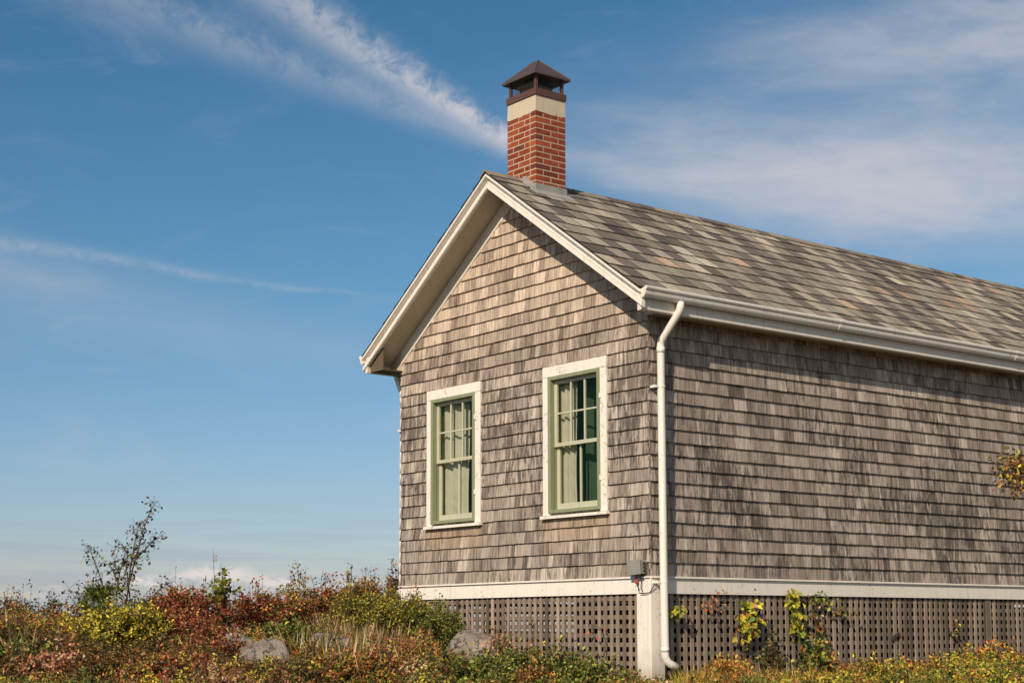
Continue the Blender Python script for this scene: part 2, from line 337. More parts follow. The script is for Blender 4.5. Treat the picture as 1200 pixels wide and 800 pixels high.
# ------------------------------------------------------------------ mesh builder
def tag(o, label=None, cat=None, group=None, kind=None):
    if label: o["label"] = label
    if cat: o["category"] = cat
    if group: o["group"] = group
    if kind: o["kind"] = kind
    return o
def empty(name, loc=(0, 0, 0)):
    o = bpy.data.objects.new(name, None); COL.objects.link(o); o.location = loc; o.empty_display_size = 0.2
    return o
class MB:
    def __init__(s): s.v = []; s.f = []; s.m = []; s.c = []; s.t = []
    def face(s, idx, mi=0, col=None, t=0.5):
        s.f.append(idx); s.m.append(mi); s.c.append(col or (0.5, 0.5, 0.5)); s.t.append(t)
    def hexa(s, p, mi=0, col=None, t=0.5, edge=None):
        """8 points: bottom ring 0-3, top ring 4-7 (same winding, counter-clockwise from above)"""
        b = len(s.v); s.v += [tuple(q) for q in p]
        for q in ((3, 2, 1, 0), (4, 5, 6, 7), (0, 1, 5, 4), (1, 2, 6, 5), (2, 3, 7, 6), (3, 0, 4, 7)):
            s.face([b+i for i in q], mi, col if edge is None or q == (4, 5, 6, 7) else edge, t)
    def box(s, x0, x1, y0, y1, z0, z1, mi=0, col=None, t=0.5):
        s.hexa([(x0, y0, z0), (x1, y0, z0), (x1, y1, z0), (x0, y1, z0), (x0, y0, z1), (x1, y0, z1), (x1, y1, z1), (x0, y1, z1)], mi, col, t)
    def sweep(s, stations, mi=0, closed=True, caps=True, col=None):
        b = len(s.v); n = len(stations[0])
        for st in stations: s.v += [tuple(q) for q in st]
        for k in range(len(stations)-1):
            for i in range(n if closed else n-1):
                j = (i+1) % n
                s.face([b+k*n+i, b+k*n+j, b+(k+1)*n+j, b+(k+1)*n+i], mi, col)
        if caps and closed:
            s.face([b+i for i in range(n)][::-1], mi, col); s.face([b+(len(stations)-1)*n+i for i in range(n)], mi, col)
    def tube(s, pts, r, sides=6, mi=0, col=None, caps=True):
        pts = [Vector(p) for p in pts]; rr = r if isinstance(r, (list, tuple)) else [r]*len(pts)
        st = []; prev = None
        for i, p in enumerate(pts):
            d = (pts[min(i+1, len(pts)-1)] - pts[max(i-1, 0)]).normalized()
            if prev is None:
                prev = d.orthogonal().normalized()
            e1 = (prev - d*prev.dot(d))
            e1 = e1.normalized() if e1.length > 1e-6 else d.orthogonal().normalized()
            prev = e1; e2 = d.cross(e1)
            st.append([p + (e1*math.cos(2*math.pi*k/sides) + e2*math.sin(2*math.pi*k/sides))*rr[i] for k in range(sides)])
        s.sweep(st, mi, True, caps, col)
    def build(s, name, mats, parent=None, smooth=False, bevel=0.0):
        me = bpy.data.meshes.new(name); me.from_pydata(s.v, [], s.f)
        if not isinstance(mats, (list, tuple)): mats = [mats]
        for q in mats: me.materials.append(q)
        me.polygons.foreach_set("material_index", s.m)
        a = me.attributes.new("col", 'FLOAT_COLOR', 'FACE')
        a.data.foreach_set("color", np.hstack([np.array(s.c, dtype=np.float32).reshape(-1, 3), np.ones((len(s.f), 1), np.float32)]).ravel())
        t = me.attributes.new("tint", 'FLOAT', 'FACE'); t.data.foreach_set("value", np.array(s.t, dtype=np.float32))
        if smooth: me.polygons.foreach_set("use_smooth", [True]*len(s.f))
        me.update()
        o = bpy.data.objects.new(name, me); COL.objects.link(o)
        if parent is not None: o.parent = parent
        if bevel:
            bv = o.modifiers.new("soft_edges", 'BEVEL'); bv.width = bevel; bv.segments = 2; bv.limit_method = 'ANGLE'; bv.angle_limit = math.radians(40)
        return o

# ------------------------------------------------------------------ ground
def sst(a, b, x):
    t = min(1, max(0, (x-a)/(b-a))); return t*t*(3-2*t)
def ground_z(x, y):
    s = x*0.73 - y*0.683                      # metres from the house corner towards the photographer
    r = math.hypot(x+2, y-4)
    h = -1.13 - 1.05*sst(0.5, 14, s) + 0.55*sst(0.3, 6.0, -x - 0.35*y)*sst(16, 5, r)
    h += 0.05*math.sin(x*1.3+0.6)*math.cos(y*1.1) + 0.10*math.sin(x*0.37-1)*math.sin(y*0.31+0.5)*sst(2, 8, r)
    h -= 11*sst(24, 110, r) + 0.015*max(0, r-24)
    return max(h, -16)
mb = MB(); NA = 120
radii = [0.0] + [0.45*k for k in range(1, 40)] + [18*1.13**k for k in range(0, 46)]
radii = [r for r in radii if r < 4200]
ctr = (-1.0, 1.0)
mb.v.append((ctr[0], ctr[1], ground_z(*ctr)))
for r in radii[1:]:
    for k in range(NA):
        a = 2*math.pi*k/NA; x = ctr[0]+r*math.cos(a); y = ctr[1]+r*math.sin(a)
        mb.v.append((x, y, ground_z(x, y)))
for k in range(NA): mb.face([0, 1+k, 1+(k+1) % NA])
for i in range(len(radii)-2):
    for k in range(NA):
        a = 1+i*NA; b2 = a+NA; j = (k+1) % NA
        mb.face([a+k, b2+k, b2+j, a+j])
tag(mb.build("ground", M_GROUND, smooth=True), kind="structure")
mb = MB(); mb.v = [(0, 0, -9.5)] + [(6000*math.cos(2*math.pi*k/64), 6000*math.sin(2*math.pi*k/64), -9.5) for k in range(64)]
for k in range(64): mb.face([0, 1+k, 1+(k+1) % 64])
tag(mb.build("sea", M_SEA), kind="structure")

# ------------------------------------------------------------------ house
GW = 4.104; XC = -GW/2; HL = 11.5; EXP = 0.127
RZ, SL = 4.28, 0.694
def roof_z(x): return RZ - SL*abs(x-XC)
house = empty("shingled_cottage", (0, 0, 0))
tag(house, "weathered cedar-shingled cottage with white trim, patterned slate roof and brick chimney", "house")

WINS = [(-3.582, -2.590), (-1.535, -0.560)]
WZ0, WZ1 = 0.645, 2.157
CS = 0.102                                              # casing width at the sides
def wall_frame(O, U, N):
    return Vector(O), Vector(U), Vector(N)
def shingle(b, F, u0, u1, z0, z1, t, taper=(0.0, 0.0)):
    O, U, N = F
    h = 0.0265 + random.uniform(-0.002, 0.003)
    def P(u, z, n): return O + U*u + N*n + Vector((0, 0, z))
    j = random.gauss(0, 0.0013); k = random.gauss(0, 0.0008)
    g = random.choice((0.0002, 0.0002, 0.0006, 0.0016))
    b.hexa([P(u0+g, z0+j-k, h), P(u1-g, z0+j+k, h), P(u1-g, z0+j+k, 0.0), P(u0+g, z0+j-k, 0.0),
            P(u0+g+taper[0], z1, 0.002), P(u1-g-taper[1], z1, 0.002), P(u1-g-taper[1], z1, 0.0), P(u0+g+taper[0], z1, 0.0)], 0, None, t)
def shingle_wall(name, F, spans, ncourse):
    b = MB()
    for k in range(ncourse):
        z0 = k*EXP + 0.004
        for (ua, ub) in spans(z0):
            u = ua - random.uniform(0, 0.06)
            base = random.gauss(0, 0.06)
            while u < ub-0.002:
                w = random.choice((0.06, 0.075, 0.09, 0.105, 0.12, 0.14, 0.17)) * random.uniform(0.9, 1.1)
                u1 = min(u+w, ub)
                if ub-u1 < 0.04: u1 = ub
                if u1-max(u, ua) > 0.004:
                    t = min(1, max(0, 0.5 + base + random.gauss(0, 0.22)))
                    shingle(b, F, max(u, ua), u1, z0, z0+EXP+0.028, t)
                u = u1
    return b.build(name, M_SH, house)
FG = wall_frame((-GW, 0, 0), (1, 0, 0), (0, -1, 0))      # gable, u from the far corner
FS = wall_frame((0, 0, 0), (0, 1, 0), (1, 0, 0))         # long side, u from the near corner
def gable_spans(z0):
    lo, hi = -0.018, GW+0.018
    top = 3.944
    if z0 > 2.45:
        half = (top-z0-0.01)/SL
        if half < 0.04: return []
        lo, hi = GW/2-half, GW/2+half
    out = [(lo, hi)]
    if z0 < 2.06 and z0+EXP > WZ0+0.02:
        for (a, c) in WINS:
            a, c = a+GW+0.05, c+GW-0.05; nxt = []
            for (p, q) in out:
                if c <= p or a >= q: nxt.append((p, q))
                else: nxt += [(p, a), (c, q)]
            out = nxt
    return out
gw = shingle_wall("gable_wall", FG, gable_spans, 31)
shingle_wall("side_wall", FS, lambda z: [(-0.018, HL)], 20)
shingle_wall("back_side_wall", wall_frame((-GW, HL, 0), (0, -1, 0), (-1, 0, 0)), lambda z: [(0, HL+0.012)], 20)
def far_spans(z0):
    half = min(GW/2, (3.944-z0-0.01)/SL) if z0 > 2.45 else GW/2
    return [(GW/2-half, GW/2+half)] if half > 0.04 else []
shingle_wall("far_gable_wall", wall_frame((0, HL, 0), (-1, 0, 0), (0, 1, 0)), far_spans, 31)

# wall core with the two window openings, floor and a partition inside
b = MB(); T0, T1 = 0.001, 0.13
ops = [(a+CS-0.012, c-CS+0.012) for a, c in WINS]; OZ0, OZ1 = WZ0+0.045, 2.035
xs = [-GW+0.001, ops[0][0], ops[0][1], ops[1][0], ops[1][1], -0.001]
for i in range(5):
    if i in (1, 3):
        b.box(xs[i], xs[i+1], T0, T1, -0.12, OZ0); b.box(xs[i], xs[i+1], T0, T1, OZ1, 2.45)
    else: b.box(xs[i], xs[i+1], T0, T1, -0.12, 2.45)
for yy0, yy1 in ((T0, T1), (HL-0.13, HL-0.001)):
    b.sweep([[(-GW+0.001, y, 2.45), (-0.001, y, 2.45), (XC+0.02, y, 4.03), (XC-0.02, y, 4.03)] for y in (yy0, yy1)])
b.box(-0.13, -0.001, T1, HL-0.13, -0.12, 2.45); b.box(-GW+0.001, -GW+0.13, T1, HL-0.13, -0.12, 2.45)
b.box(-GW+0.13, -0.13, HL-0.13, HL-0.001, -0.12, 2.45)
b.build("wall_core", M_SHEATH, house)
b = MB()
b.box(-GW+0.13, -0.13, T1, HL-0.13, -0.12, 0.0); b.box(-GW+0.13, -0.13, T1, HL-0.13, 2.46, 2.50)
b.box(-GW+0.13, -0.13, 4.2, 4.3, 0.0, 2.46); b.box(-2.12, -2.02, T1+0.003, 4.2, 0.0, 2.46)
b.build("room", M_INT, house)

# roof
PALETTE = [((0.340, 0.296, 0.240), 30), ((0.268, 0.226, 0.176), 30), ((0.150, 0.126, 0.111), 20), ((0.160, 0.130, 0.108), 12), ((0.42, 0.365, 0.28), 9), ((0.43, 0.295, 0.205), 2.6)]
def pick(pal):
    r = random.uniform(0, sum(w for _, w in pal))
    for c, w in pal:
        r -= w
        if r <= 0: return c
    return pal[-1][0]
def jit(c, s=0.12):
    k = 1+random.gauss(0, s); return tuple(max(0.004, q*k*(1+random.gauss(0, s*0.09))) for q in c)
SLEN = 2.352*math.hypot(1, SL); NR = 11; RE = SLEN/NR
Y0, Y1 = -0.378, HL+0.36
b = MB()
for sg in (1, -1):
    sd = Vector((sg, 0, -SL)).normalized(); nn = Vector((sg*SL, 0, 1)).normalized(); O = Vector((XC, 0, RZ))
    def P(s, y, n): return O + sd*s + nn*n + Vector((0, y, 0))
    dk = -0.017                                           # top of the boarding below the slates
    ring = [(0.0, -0.045), (SLEN-0.02, -0.045), (SLEN-0.02, dk), (0.0, dk)]
    st = [[P(s, y, n) for s, n in ring] for y in (Y0+0.03, Y1-0.03)]
    b.sweep(st if sg == 1 else st[::-1], 0, col=(0.08, 0.065, 0.055))
    above = []
    for j in reversed(range(NR)):
        here = []
        s1 = SLEN - j*RE; s0 = max(0.0, s1-RE-0.03)
        y = Y0 - (0.108 if j % 2 else 0.0) - random.uniform(0, 0.012)
        while y < Y1:
            w = 0.216*random.uniform(0.97, 1.03); ya, yb = max(y, Y0), min(y+w, Y1)
            if yb-ya > 0.01:
                near = [q for q in above if abs(q[0]-(ya+yb)/2-0.10) < 0.07]
                raw = near[0][1] if near and random.random() < 0.18 and near[0][1] != PALETTE[5][0] else pick(PALETTE)
                while here and here[-1][1] == raw: raw = pick(PALETTE)
                here.append(((ya+yb)/2, raw)); c = jit(raw, 0.13); th = random.uniform(-0.002, 0.003); e = random.gauss(0, 0.003)
                q = [P(s1+e, ya+0.005, dk), P(s1+e, yb-0.005, dk), P(s0, yb-0.005, dk), P(s0, ya+0.005, dk),
                     P(s1+e, ya+0.005, 0.0+th), P(s1+e, yb-0.005, 0.0+th), P(s0, yb-0.005, dk+0.006), P(s0, ya+0.005, dk+0.006)]
                if sg == -1: q = [q[1], q[0], q[3], q[2], q[5], q[4], q[7], q[6]]
                b.hexa(q, 0, c, edge=(0.030, 0.027, 0.025))                   # black cut edges
            y += w
        above = here
roof = b.build("roof", M_ROOF, house)
b = MB(); bB = MB(); y = Y0-0.005; k = 0
while y < Y1:
    y2 = min(y+0.24, Y1); c = jit(pick(PALETTE[1:4]), 0.1)
    if not (-0.05 < y and y2 < 0.10) or True:
        d0, d1 = 0.010+0.004*(k % 2), 0.022
        for sg in (1, -1):
            sd = Vector((sg, 0, -SL)).normalized(); nn = Vector((sg*SL, 0, 1)).normalized(); O = Vector((XC, 0, RZ))
            def P(s, yy, n): return O + sd*s + nn*n + Vector((0, yy, 0))
            a1, a2 = y, y2+0.03
            if a2 > 0.115 and a1 < 0.525: a1, a2 = (a1, 0.112) if a1 < 0.112 else (0.528, a2)
            if a2-a1 > 0.02:
                q = [P(0.11, a1, -0.003), P(0.11, a2, -0.003), P(0, a2, 0.001), P(0, a1, 0.001), P(0.11, a1, 0.007), P(0.11, a2, 0.004), P(0, a2, 0.008), P(0, a1, 0.014)]
                if sg == -1: q = [q[1], q[0], q[3], q[2], q[5], q[4], q[7], q[6]]
                (b if a1 < 0.2 else bB).hexa(q, 0, c)
    y += 0.24; k += 1
b.build("ridge_cap", M_ROOF, roof); bB.build("ridge_cap", M_ROOF, roof)

# rake mouldings, soffit, frieze: profiles (y, v) carried up one slope and down the other
EX = 2.355                                               # half width to the tips of the rake
def carry(profile, half, off=0.0):
    st = []
    for x in (XC-half, XC, XC+half):
        st.append([(x, y, roof_z(x)+v) for y, v in profile])
    return st
def rake(profile, half, name, m, flip=False):
    b = MB(); st = carry(profile, half); b.sweep(st[::-1] if flip else st)
    return b.build(name, m, house)
rp = [(-0.372, -0.030), (-0.372, -0.054), (-0.364, -0.060), (-0.322, -0.064), (-0.318, -0.072), (-0.318, -0.108), (-0.330, -0.114), (-0.342, -0.118), (-0.342, -0.126),
      (-0.330, -0.129), (-0.330, -0.136), (-0.356, -0.138), (-0.356, -0.178), (-0.346, -0.186), (-0.312, -0.186), (-0.312, -0.030)]
rake(rp, EX, "rake_moulding", M_WHITE)
rake([(-0.308, -0.150), (-0.308, -0.168), (-0.028, -0.168), (-0.028, -0.150)], EX-0.05, "rake_soffit", M_SOFF)
rake([(-0.027, -0.150), (-0.027, -0.305), (-0.024, -0.322), (0.0, -0.322), (0.0, -0.150)], GW/2+0.005, "frieze_board", M_TRIM)
yb = HL
rake([(yb+0.35, -0.034), (yb+0.35, -0.19), (yb+0.31, -0.19), (yb+0.31, -0.034)], EX, "rake_moulding", M_WHITE, True)

# eaves: fascia, soffit, gutter, downspout on both long sides
def mir(x, sg): return x if sg == 1 else -GW - x
for sg in (1, -1):
    b = MB()
    fp = [(0.225, 2.438), (0.268, 2.438), (0.276, 2.447), (0.276, 2.520), (0.284, 2.526), (0.284, 2.545), (0.262, 2.552), (0.262, 2.610), (0.225, 2.620)]
    st = [[(mir(x, sg), y, z) for x, z in fp] for y in (-0.338, HL+0.33)]
    b.sweep(st if sg == 1 else st[::-1]); b.build("fascia", M_TRIM, house)
    b = MB(); b.box(*sorted((mir(0.004, sg), mir(0.224, sg))), -0.028, HL, 2.464, 2.480)
    xa, xb_ = mir(0.0, sg), mir(0.224, sg)
    pl = [(xa, -0.024, 2.474), (xb_, -0.024, 2.474), (xb_, -0.024, roof_z(xb_)-0.165), (xa, -0.024, roof_z(xa)-0.165)]
    b.sweep([pl, [(x, -0.008, z) for x, y, z in pl]]); b.build("eave_soffit", M_SOFF, house)
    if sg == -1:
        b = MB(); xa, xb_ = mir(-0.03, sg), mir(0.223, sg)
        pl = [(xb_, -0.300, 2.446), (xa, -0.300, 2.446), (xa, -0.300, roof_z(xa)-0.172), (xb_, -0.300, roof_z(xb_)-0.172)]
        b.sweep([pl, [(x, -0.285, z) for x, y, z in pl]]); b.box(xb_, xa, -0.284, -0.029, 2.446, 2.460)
        b.build("eave_box_end", M_EAVE_SHADE, house)
    b = MB()
    outer = [(0.288, 2.622), (0.288, 2.560), (0.296, 2.548), (0.325, 2.546), (0.340, 2.556), (0.352, 2.574), (0.358, 2.594), (0.356, 2.604), (0.362, 2.612), (0.374, 2.622), (0.378, 2.636), (0.374, 2.648), (0.364, 2.650)]
    inner = [(0.364, 2.640), (0.366, 2.628), (0.350, 2.600), (0.330, 2.566), (0.300, 2.556), (0.294, 2.622)]
    ring = outer + inner
    st = [[(mir(x, sg), y, z) for x, z in ring] for y in (-0.352, HL+0.34)]
    b.sweep(st if sg == 1 else st[::-1])
    for yy in (-0.356, HL+0.338):
        st = [[(mir(x, sg), y, z) for x, z in outer] for y in (yy, yy+0.004)]
        b.sweep(st if sg == 1 else st[::-1])
    for yj in (2.35, 5.40, 8.45):
        st = [[(mir(x+(0.003 if x > 0.33 else -0.001), sg), y, z-(0.003 if z < 2.6 else -0.002)) for x, z in outer] for y in (yj, yj+0.045)]
        b.sweep(st if sg == 1 else st[::-1])
    b.build("gutter", M_WHITE, house, smooth=False)
    b = MB(); r = 0.037; dyy = 0.072
    zt = 2.555
    path = [(0.325, dyy+0.045, zt), (0.325, dyy+0.045, 2.505), (0.315, dyy+0.043, 2.475), (0.290, dyy+0.038, 2.440), (0.150, dyy+0.006, 2.265), (0.110, dyy, 2.215), (0.100, dyy, 2.180)]
    path = path + [(0.100, dyy, 1.2), (0.102, dyy, 0.0), (0.104, dyy+0.004, -0.735), (0.112, dyy+0.018, -0.782), (0.128, dyy+0.045, -0.812), (0.160, dyy+0.105, -0.845)]
    b.tube([(mir(x, sg), y, z) for x, y, z in path], r, 14)
    for za, zb_ in ((2.10, 2.155), (-0.70, -0.66)):
        b.tube([(mir(0.1 if za > 0 else 0.104, sg), dyy+(0 if za > 0 else 0.003), za), (mir(0.1 if za > 0 else 0.104, sg), dyy+(0 if za > 0 else 0.003), zb_)], r+0.0028, 14)
    dsp = b.build("downspout", M_WHITE, house, smooth=True)
    for zb in (1.78, -0.055):
        b = MB()
        b.tube([(mir(0.1, sg), dyy, zb-0.010), (mir(0.1, sg), dyy, zb+0.010)], 0.0412, 14)
        b.box(*sorted((mir(0.012, sg), mir(0.10, sg))), dyy-0.075, dyy-0.045, zb-0.012, zb+0.012)
        b.build("bracket", M_WHITE, dsp)

# water table, posts, lattice skirt
b = MB()
def wtable(b, F, ua, ub):
    O, U, N = F
    for prof in ([(0.0, -0.160), (0.022, -0.160), (0.022, -0.018), (0.0, -0.018)], [(0.0, -0.016), (0.042, -0.016), (0.042, -0.004), (0.0, 0.012)]):
        st = [[O+U*u+N*n+Vector((0, 0, z)) for n, z in prof] for u in (ua, ub)]
        b.sweep(st[::-1])
wtable(b, FG, -0.022, GW+0.020)
b.build("skirt_board", M_WHITE, house)
b = MB(); wtable(b, FS, -0.020, 5.128); wtable(b, FS, 5.131, HL); b.build("skirt_board", M_WHITE, house)
b = MB(); wtable(b, wall_frame((-GW, 0, 0), (0, 1, 0), (-1, 0, 0)), -0.02, HL); b.build("skirt_board", M_WHITE, house)
def post(x0, x1, y0, y1):
    b = MB(); b.box(x0, x1, y0, y1, -1.25, -0.157); return b.build("corner_post", M_WHITE, house, bevel=0.006)
post(-0.168, 0.026, -0.026, 0.150); post(-GW-0.026, -GW+0.14, -0.026, 0.150); post(-0.15, 0.02, HL-0.15, HL); post(-GW-0.02, -GW+0.15, HL-0.15, HL)
b = MB(); b.box(-0.168, 0.0265, -0.0265, 0.1505, -0.156, -0.022); b.build("corner_block", M_WHITE, house, bevel=0.005)
def lattice(F, ua, ub, name="lattice_panel", seam=None):
    O, U, N = F; b = MB(); zt, zb = -0.162, -1.35
    def bx(u0, u1, n0, n1, z0, z1, c):
        p = [O+U*u+N*n+Vector((0, 0, z)) for z in (z0, z1) for u, n in ((u0, n1), (u1, n1), (u1, n0), (u0, n0))]
        b.hexa(p, 0, c)
    base = (0.235, 0.185, 0.148)
    u = ua+0.004
    while u < ub-0.02:
        w = 0.0435+random.gauss(0, 0.0012); 
        bx(u, min(u+w, ub), -0.012, -0.002+random.uniform(-0.002, 0.003), zb, zt-random.uniform(0, 0.004), jit(base, 0.26)); u += 0.0889
    z = zt-0.020
    while z > zb:
        bx(ua, ub, -0.022, -0.0125, z-0.0405, z, jit((0.19, 0.145, 0.115), 0.12)); z -= 0.0868
    if seam: bx(seam-0.035, seam+0.035, -0.0115, 0.006, zb, zt-0.001, (0.17, 0.135, 0.11))
    return b.build(name, M_LATT, house)
lattice(FG, 0.142, GW-0.170)
lat = lattice(FS, 0.152, HL-0.15, seam=5.20)
lattice(wall_frame((-GW, HL, 0), (0, -1, 0), (-1, 0, 0)), HL-2.6, HL-0.152)
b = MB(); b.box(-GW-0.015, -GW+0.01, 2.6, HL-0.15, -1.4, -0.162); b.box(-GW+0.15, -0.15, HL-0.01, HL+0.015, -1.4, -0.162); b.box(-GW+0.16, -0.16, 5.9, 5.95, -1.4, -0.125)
b.build("light_block_boarding", M_DARKWOOD, house)  # unseen boards added to keep daylight out of the crawl space
for (yc, zc, ang) in ((3.54, -0.570, 0.42), (4.54, -0.575, -0.62)):
    b = MB(); hl, hw = 0.072, 0.019
    ring = []
    for du, dz in ((-hl, -hw), (hl, -hw), (hl, hw), (-hl, hw)):
        ring.append((yc+du*math.cos(ang)-dz*math.sin(ang), zc+du*math.sin(ang)+dz*math.cos(ang)))
    b.hexa([(0.0, y, z) for y, z in ring]+[(0.022, y, z) for y, z in ring])
    b.build("turn_button", M_DARKWOOD, lat, bevel=0.003)

# windows
for wi, (a, c) in enumerate(WINS):
    b = MB(); yo = -0.036; hz = WZ1-0.108
    b.box(a, c, yo, 0.0, hz+0.0015, WZ1)
    b.box(a, a+CS, yo+0.001, 0.0, WZ0, hz-0.0015); b.box(c-CS, c, yo+0.001, 0.0, WZ0, hz-0.0015)
    win = b.build("window", M_CASE, house, bevel=0.003)
    b = MB(); b.hexa([(a-0.018, -0.066, WZ0-0.036), (c+0.018, -0.066, WZ0-0.036), (c+0.018, 0.0, WZ0-0.030), (a-0.018, 0.0, WZ0-0.030),
                      (a-0.018, -0.066, WZ0-0.006), (c+0.018, -0.066, WZ0-0.006), (c+0.018, 0.0, WZ0-0.001), (a-0.018, 0.0, WZ0-0.001)])
    b.build("sill", M_CASE, win, bevel=0.003)
    # green outer frame, proud of the casing, deep jambs
    f0, f1, g0, g1 = a+CS-0.010, c-CS+0.010, WZ0+0.020, hz-0.002+0.006
    fw = 0.040; fy = -0.046
    b = MB()
    b.box(f0, f0+fw, fy, 0.010, g0, g1); b.box(f1-fw, f1, fy, 0.010, g0, g1)
    b.box(f0+fw, f1-fw, fy+0.002, 0.010, g1-0.040, g1-0.001); b.box(f0+fw, f1-fw, fy+0.002, 0.010, g0+0.001, g0+0.034)
    b.box(f0+0.014, f0+0.034, 0.010, 0.128, g0, g1); b.box(f1-0.034, f1-0.014, 0.010, 0.128, g0, g1)
    b.box(f0+0.034, f1-0.034, 0.010, 0.128, g1-0.034, g1-0.012); b.box(f0+0.034, f1-0.034, 0.010, 0.128, g0, g0+0.030)
    fr = b.build("frame", M_GREEN, win, bevel=0.003)
    for hzz in (g0+0.22*(g1-g0), g0+0.80*(g1-g0)):
        b = MB(); b.box(f1-0.004, f1+0.016, fy-0.002, -0.034, hzz-0.025, hzz+0.025); b.build("hinge", M_CASE, win)
    s0, s1 = f0+0.036, f1-0.036; zm = 1.352
    b = MB(); ya, yb_ = 0.012, 0.040; st_ = 0.044
    b.box(s0, s0+st_, ya, yb_, zm-0.016, g1-0.036); b.box(s1-st_, s1, ya, yb_, zm-0.016, g1-0.036)
    b.box(s0+st_, s1-st_, ya+0.001, yb_, g1-0.078, g1-0.036); b.box(s0+st_, s1-st_, ya-0.002, yb_, zm-0.016, zm+0.022)
    gx0, gx1, gz0, gz1 = s0+st_, s1-st_, zm+0.022, g1-0.078
    for k in (1, 2):
        xm = gx0+(gx1-gx0)*k/3; b.box(xm-0.010, xm+0.010, ya+0.003, yb_-0.003, gz0, gz1)
    zmm = (gz0+gz1)/2; b.box(gx0, gx1, ya+0.005, yb_-0.005, zmm-0.009, zmm+0.009)
    b.build("upper_sash", M_SASH, win, bevel=0.002)
    b = MB(); yc0, yc1 = 0.046, 0.074
    b.box(s0, s0+st_, yc0, yc1, g0+0.032, zm+0.018); b.box(s1-st_, s1, yc0, yc1, g0+0.032, zm+0.018)
    b.box(s0+st_, s1-st_, yc0+0.001, yc1, g0+0.032, g0+0.100); b.box(s0+st_, s1-st_, yc0+0.001, yc1, zm-0.012, zm+0.018)
    xm = (s0+s1)/2; b.box(xm-0.011, xm+0.011, yc0+0.003, yc1-0.003, g0+0.100, zm-0.012)
    b.build("lower_sash", M_SASH, win, bevel=0.002)
    b = MB()
    for (x0_, x1_, y_, z0_, z1_) in ((gx0-0.006, gx1+0.006, 0.026, gz0-0.006, gz1+0.006), (s0+st_-0.006, s1-st_+0.006, 0.060, g0+0.094, zm-0.006)):
        n0 = len(b.v); b.v += [(x0_, y_, z0_), (x1_, y_, z0_), (x1_, y_, z1_), (x0_, y_, z1_)]; b.face([n0, n0+1, n0+2, n0+3])
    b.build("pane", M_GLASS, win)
# curtains inside (a drawn panel on the left of each window, a narrow one on the right)
def curtain(x0, x1, label, seed, gather, y0=0.108, m=None):
    b = MB(); nx, nz = 90, 26; rs = random.Random(seed); ph = [rs.uniform(0, 6.28) for _ in range(4)]
    for k in range(nz+1):
        z = 0.705 + (2.00-0.705)*k/nz
        q = gather*math.exp(-((z-1.0)/0.5)**2)
        for i in range(nx+1):
            u = i/nx; x = x0+(x1-x0)*u*(1-q)
            y = y0 + 0.019*math.sin(u*19+ph[0]+0.4*math.sin(z*2+ph[1])) + 0.005*math.sin(u*71+ph[2]+z) + 0.003*math.sin(z*3+ph[3])
            b.v.append((x, y, z))
    for k in range(nz):
        for i in range(nx):
            p = k*(nx+1)+i; b.face([p, p+1, p+nx+2, p+nx+1])
    o = b.build("curtain", m or M_CURT, None, smooth=True)
    md = o.modifiers.new("cloth_thickness", 'SOLIDIFY'); md.thickness = 0.002
    tag(o, label, "curtain")
curtain(-3.462, -2.98, "cream curtain drawn behind the left gable window", 3, 0.06)
curtain(-1.412, -1.14, "cream curtain pulled aside behind the right gable window, nearer the downspout", 5, 0.10)

curtain(-1.20, -0.58, "dark green drape hanging behind the right half of the right gable window", 11, 0.0, 0.24, M_DRAPE)
curtain(-3.20, -2.62, "dark green drape hanging behind the right edge of the left gable window", 14, 0.0, 0.24, M_DRAPE)

# junction box by the corner
b = MB()
cx, cz, ang = -0.108, 0.080, 0.06
def jb(b, x0, x1, y0, y1, z0, z1):
    p = []
    for z in (z0, z1):
        for x, y in ((x0, y0), (x1, y0), (x1, y1), (x0, y1)):
            p.append((cx+x*math.cos(ang)-z*math.sin(ang), y, cz+x*math.sin(ang)+z*math.cos(ang)))
    b.hexa(p)
jb(b, -0.085, 0.085, -0.105, -0.016, -0.062, 0.066)
box = b.build("junction_box", M_BOX, house, bevel=0.006)
b = MB(); jb(b, -0.092, 0.092, -0.118, -0.107, -0.068, 0.072); b.build("lid", M_BOX, box, bevel=0.004)
b = MB()
for k, zz in enumerate((-0.035, 0.0, 0.035)):
    jb(b, 0.086, 0.100, -0.075, -0.050, zz-0.010, zz+0.010)
b.build("knockout", M_WIRE, box)
b = MB(); b.tube([(-0.13, -0.06, 0.02), (-0.135, -0.062, -0.015)], 0.014, 8); b.tube([(-0.10, -0.055, 0.02), (-0.10, -0.055, -0.005)], 0.013, 8)
b.build("conduit_fitting", M_BOX, box, smooth=True)
b = MB(); b.tube([(-0.118, -0.064, -0.030), (-0.122, -0.068, -0.052), (-0.124, -0.069, -0.066)], [0.010, 0.014, 0.011], 8); b.tube([(-0.135, -0.058, -0.036), (-0.140, -0.064, -0.058)], [0.009, 0.011], 8)
b.build("wire_connector", M_RED, box, smooth=True)
b = MB()
b.tube([(-0.135, -0.06, -0.01), (-0.130, -0.066, -0.06), (-0.115, -0.05, -0.105), (-0.117, -0.045, -0.135)], 0.0045, 5)
b.tube([(-0.09, -0.05, 0.0), (-0.072, -0.05, -0.05), (-0.083, -0.046, -0.10), (-0.070, -0.040, -0.145)], 0.0045, 5)
b.tube([(-0.10, -0.050, -0.157), (-0.03, -0.046, -0.160), (0.03, -0.036, -0.150), (0.05, 0.0, -0.08)], 0.005, 5)
b.build("wire", M_WIRE, box, smooth=True)

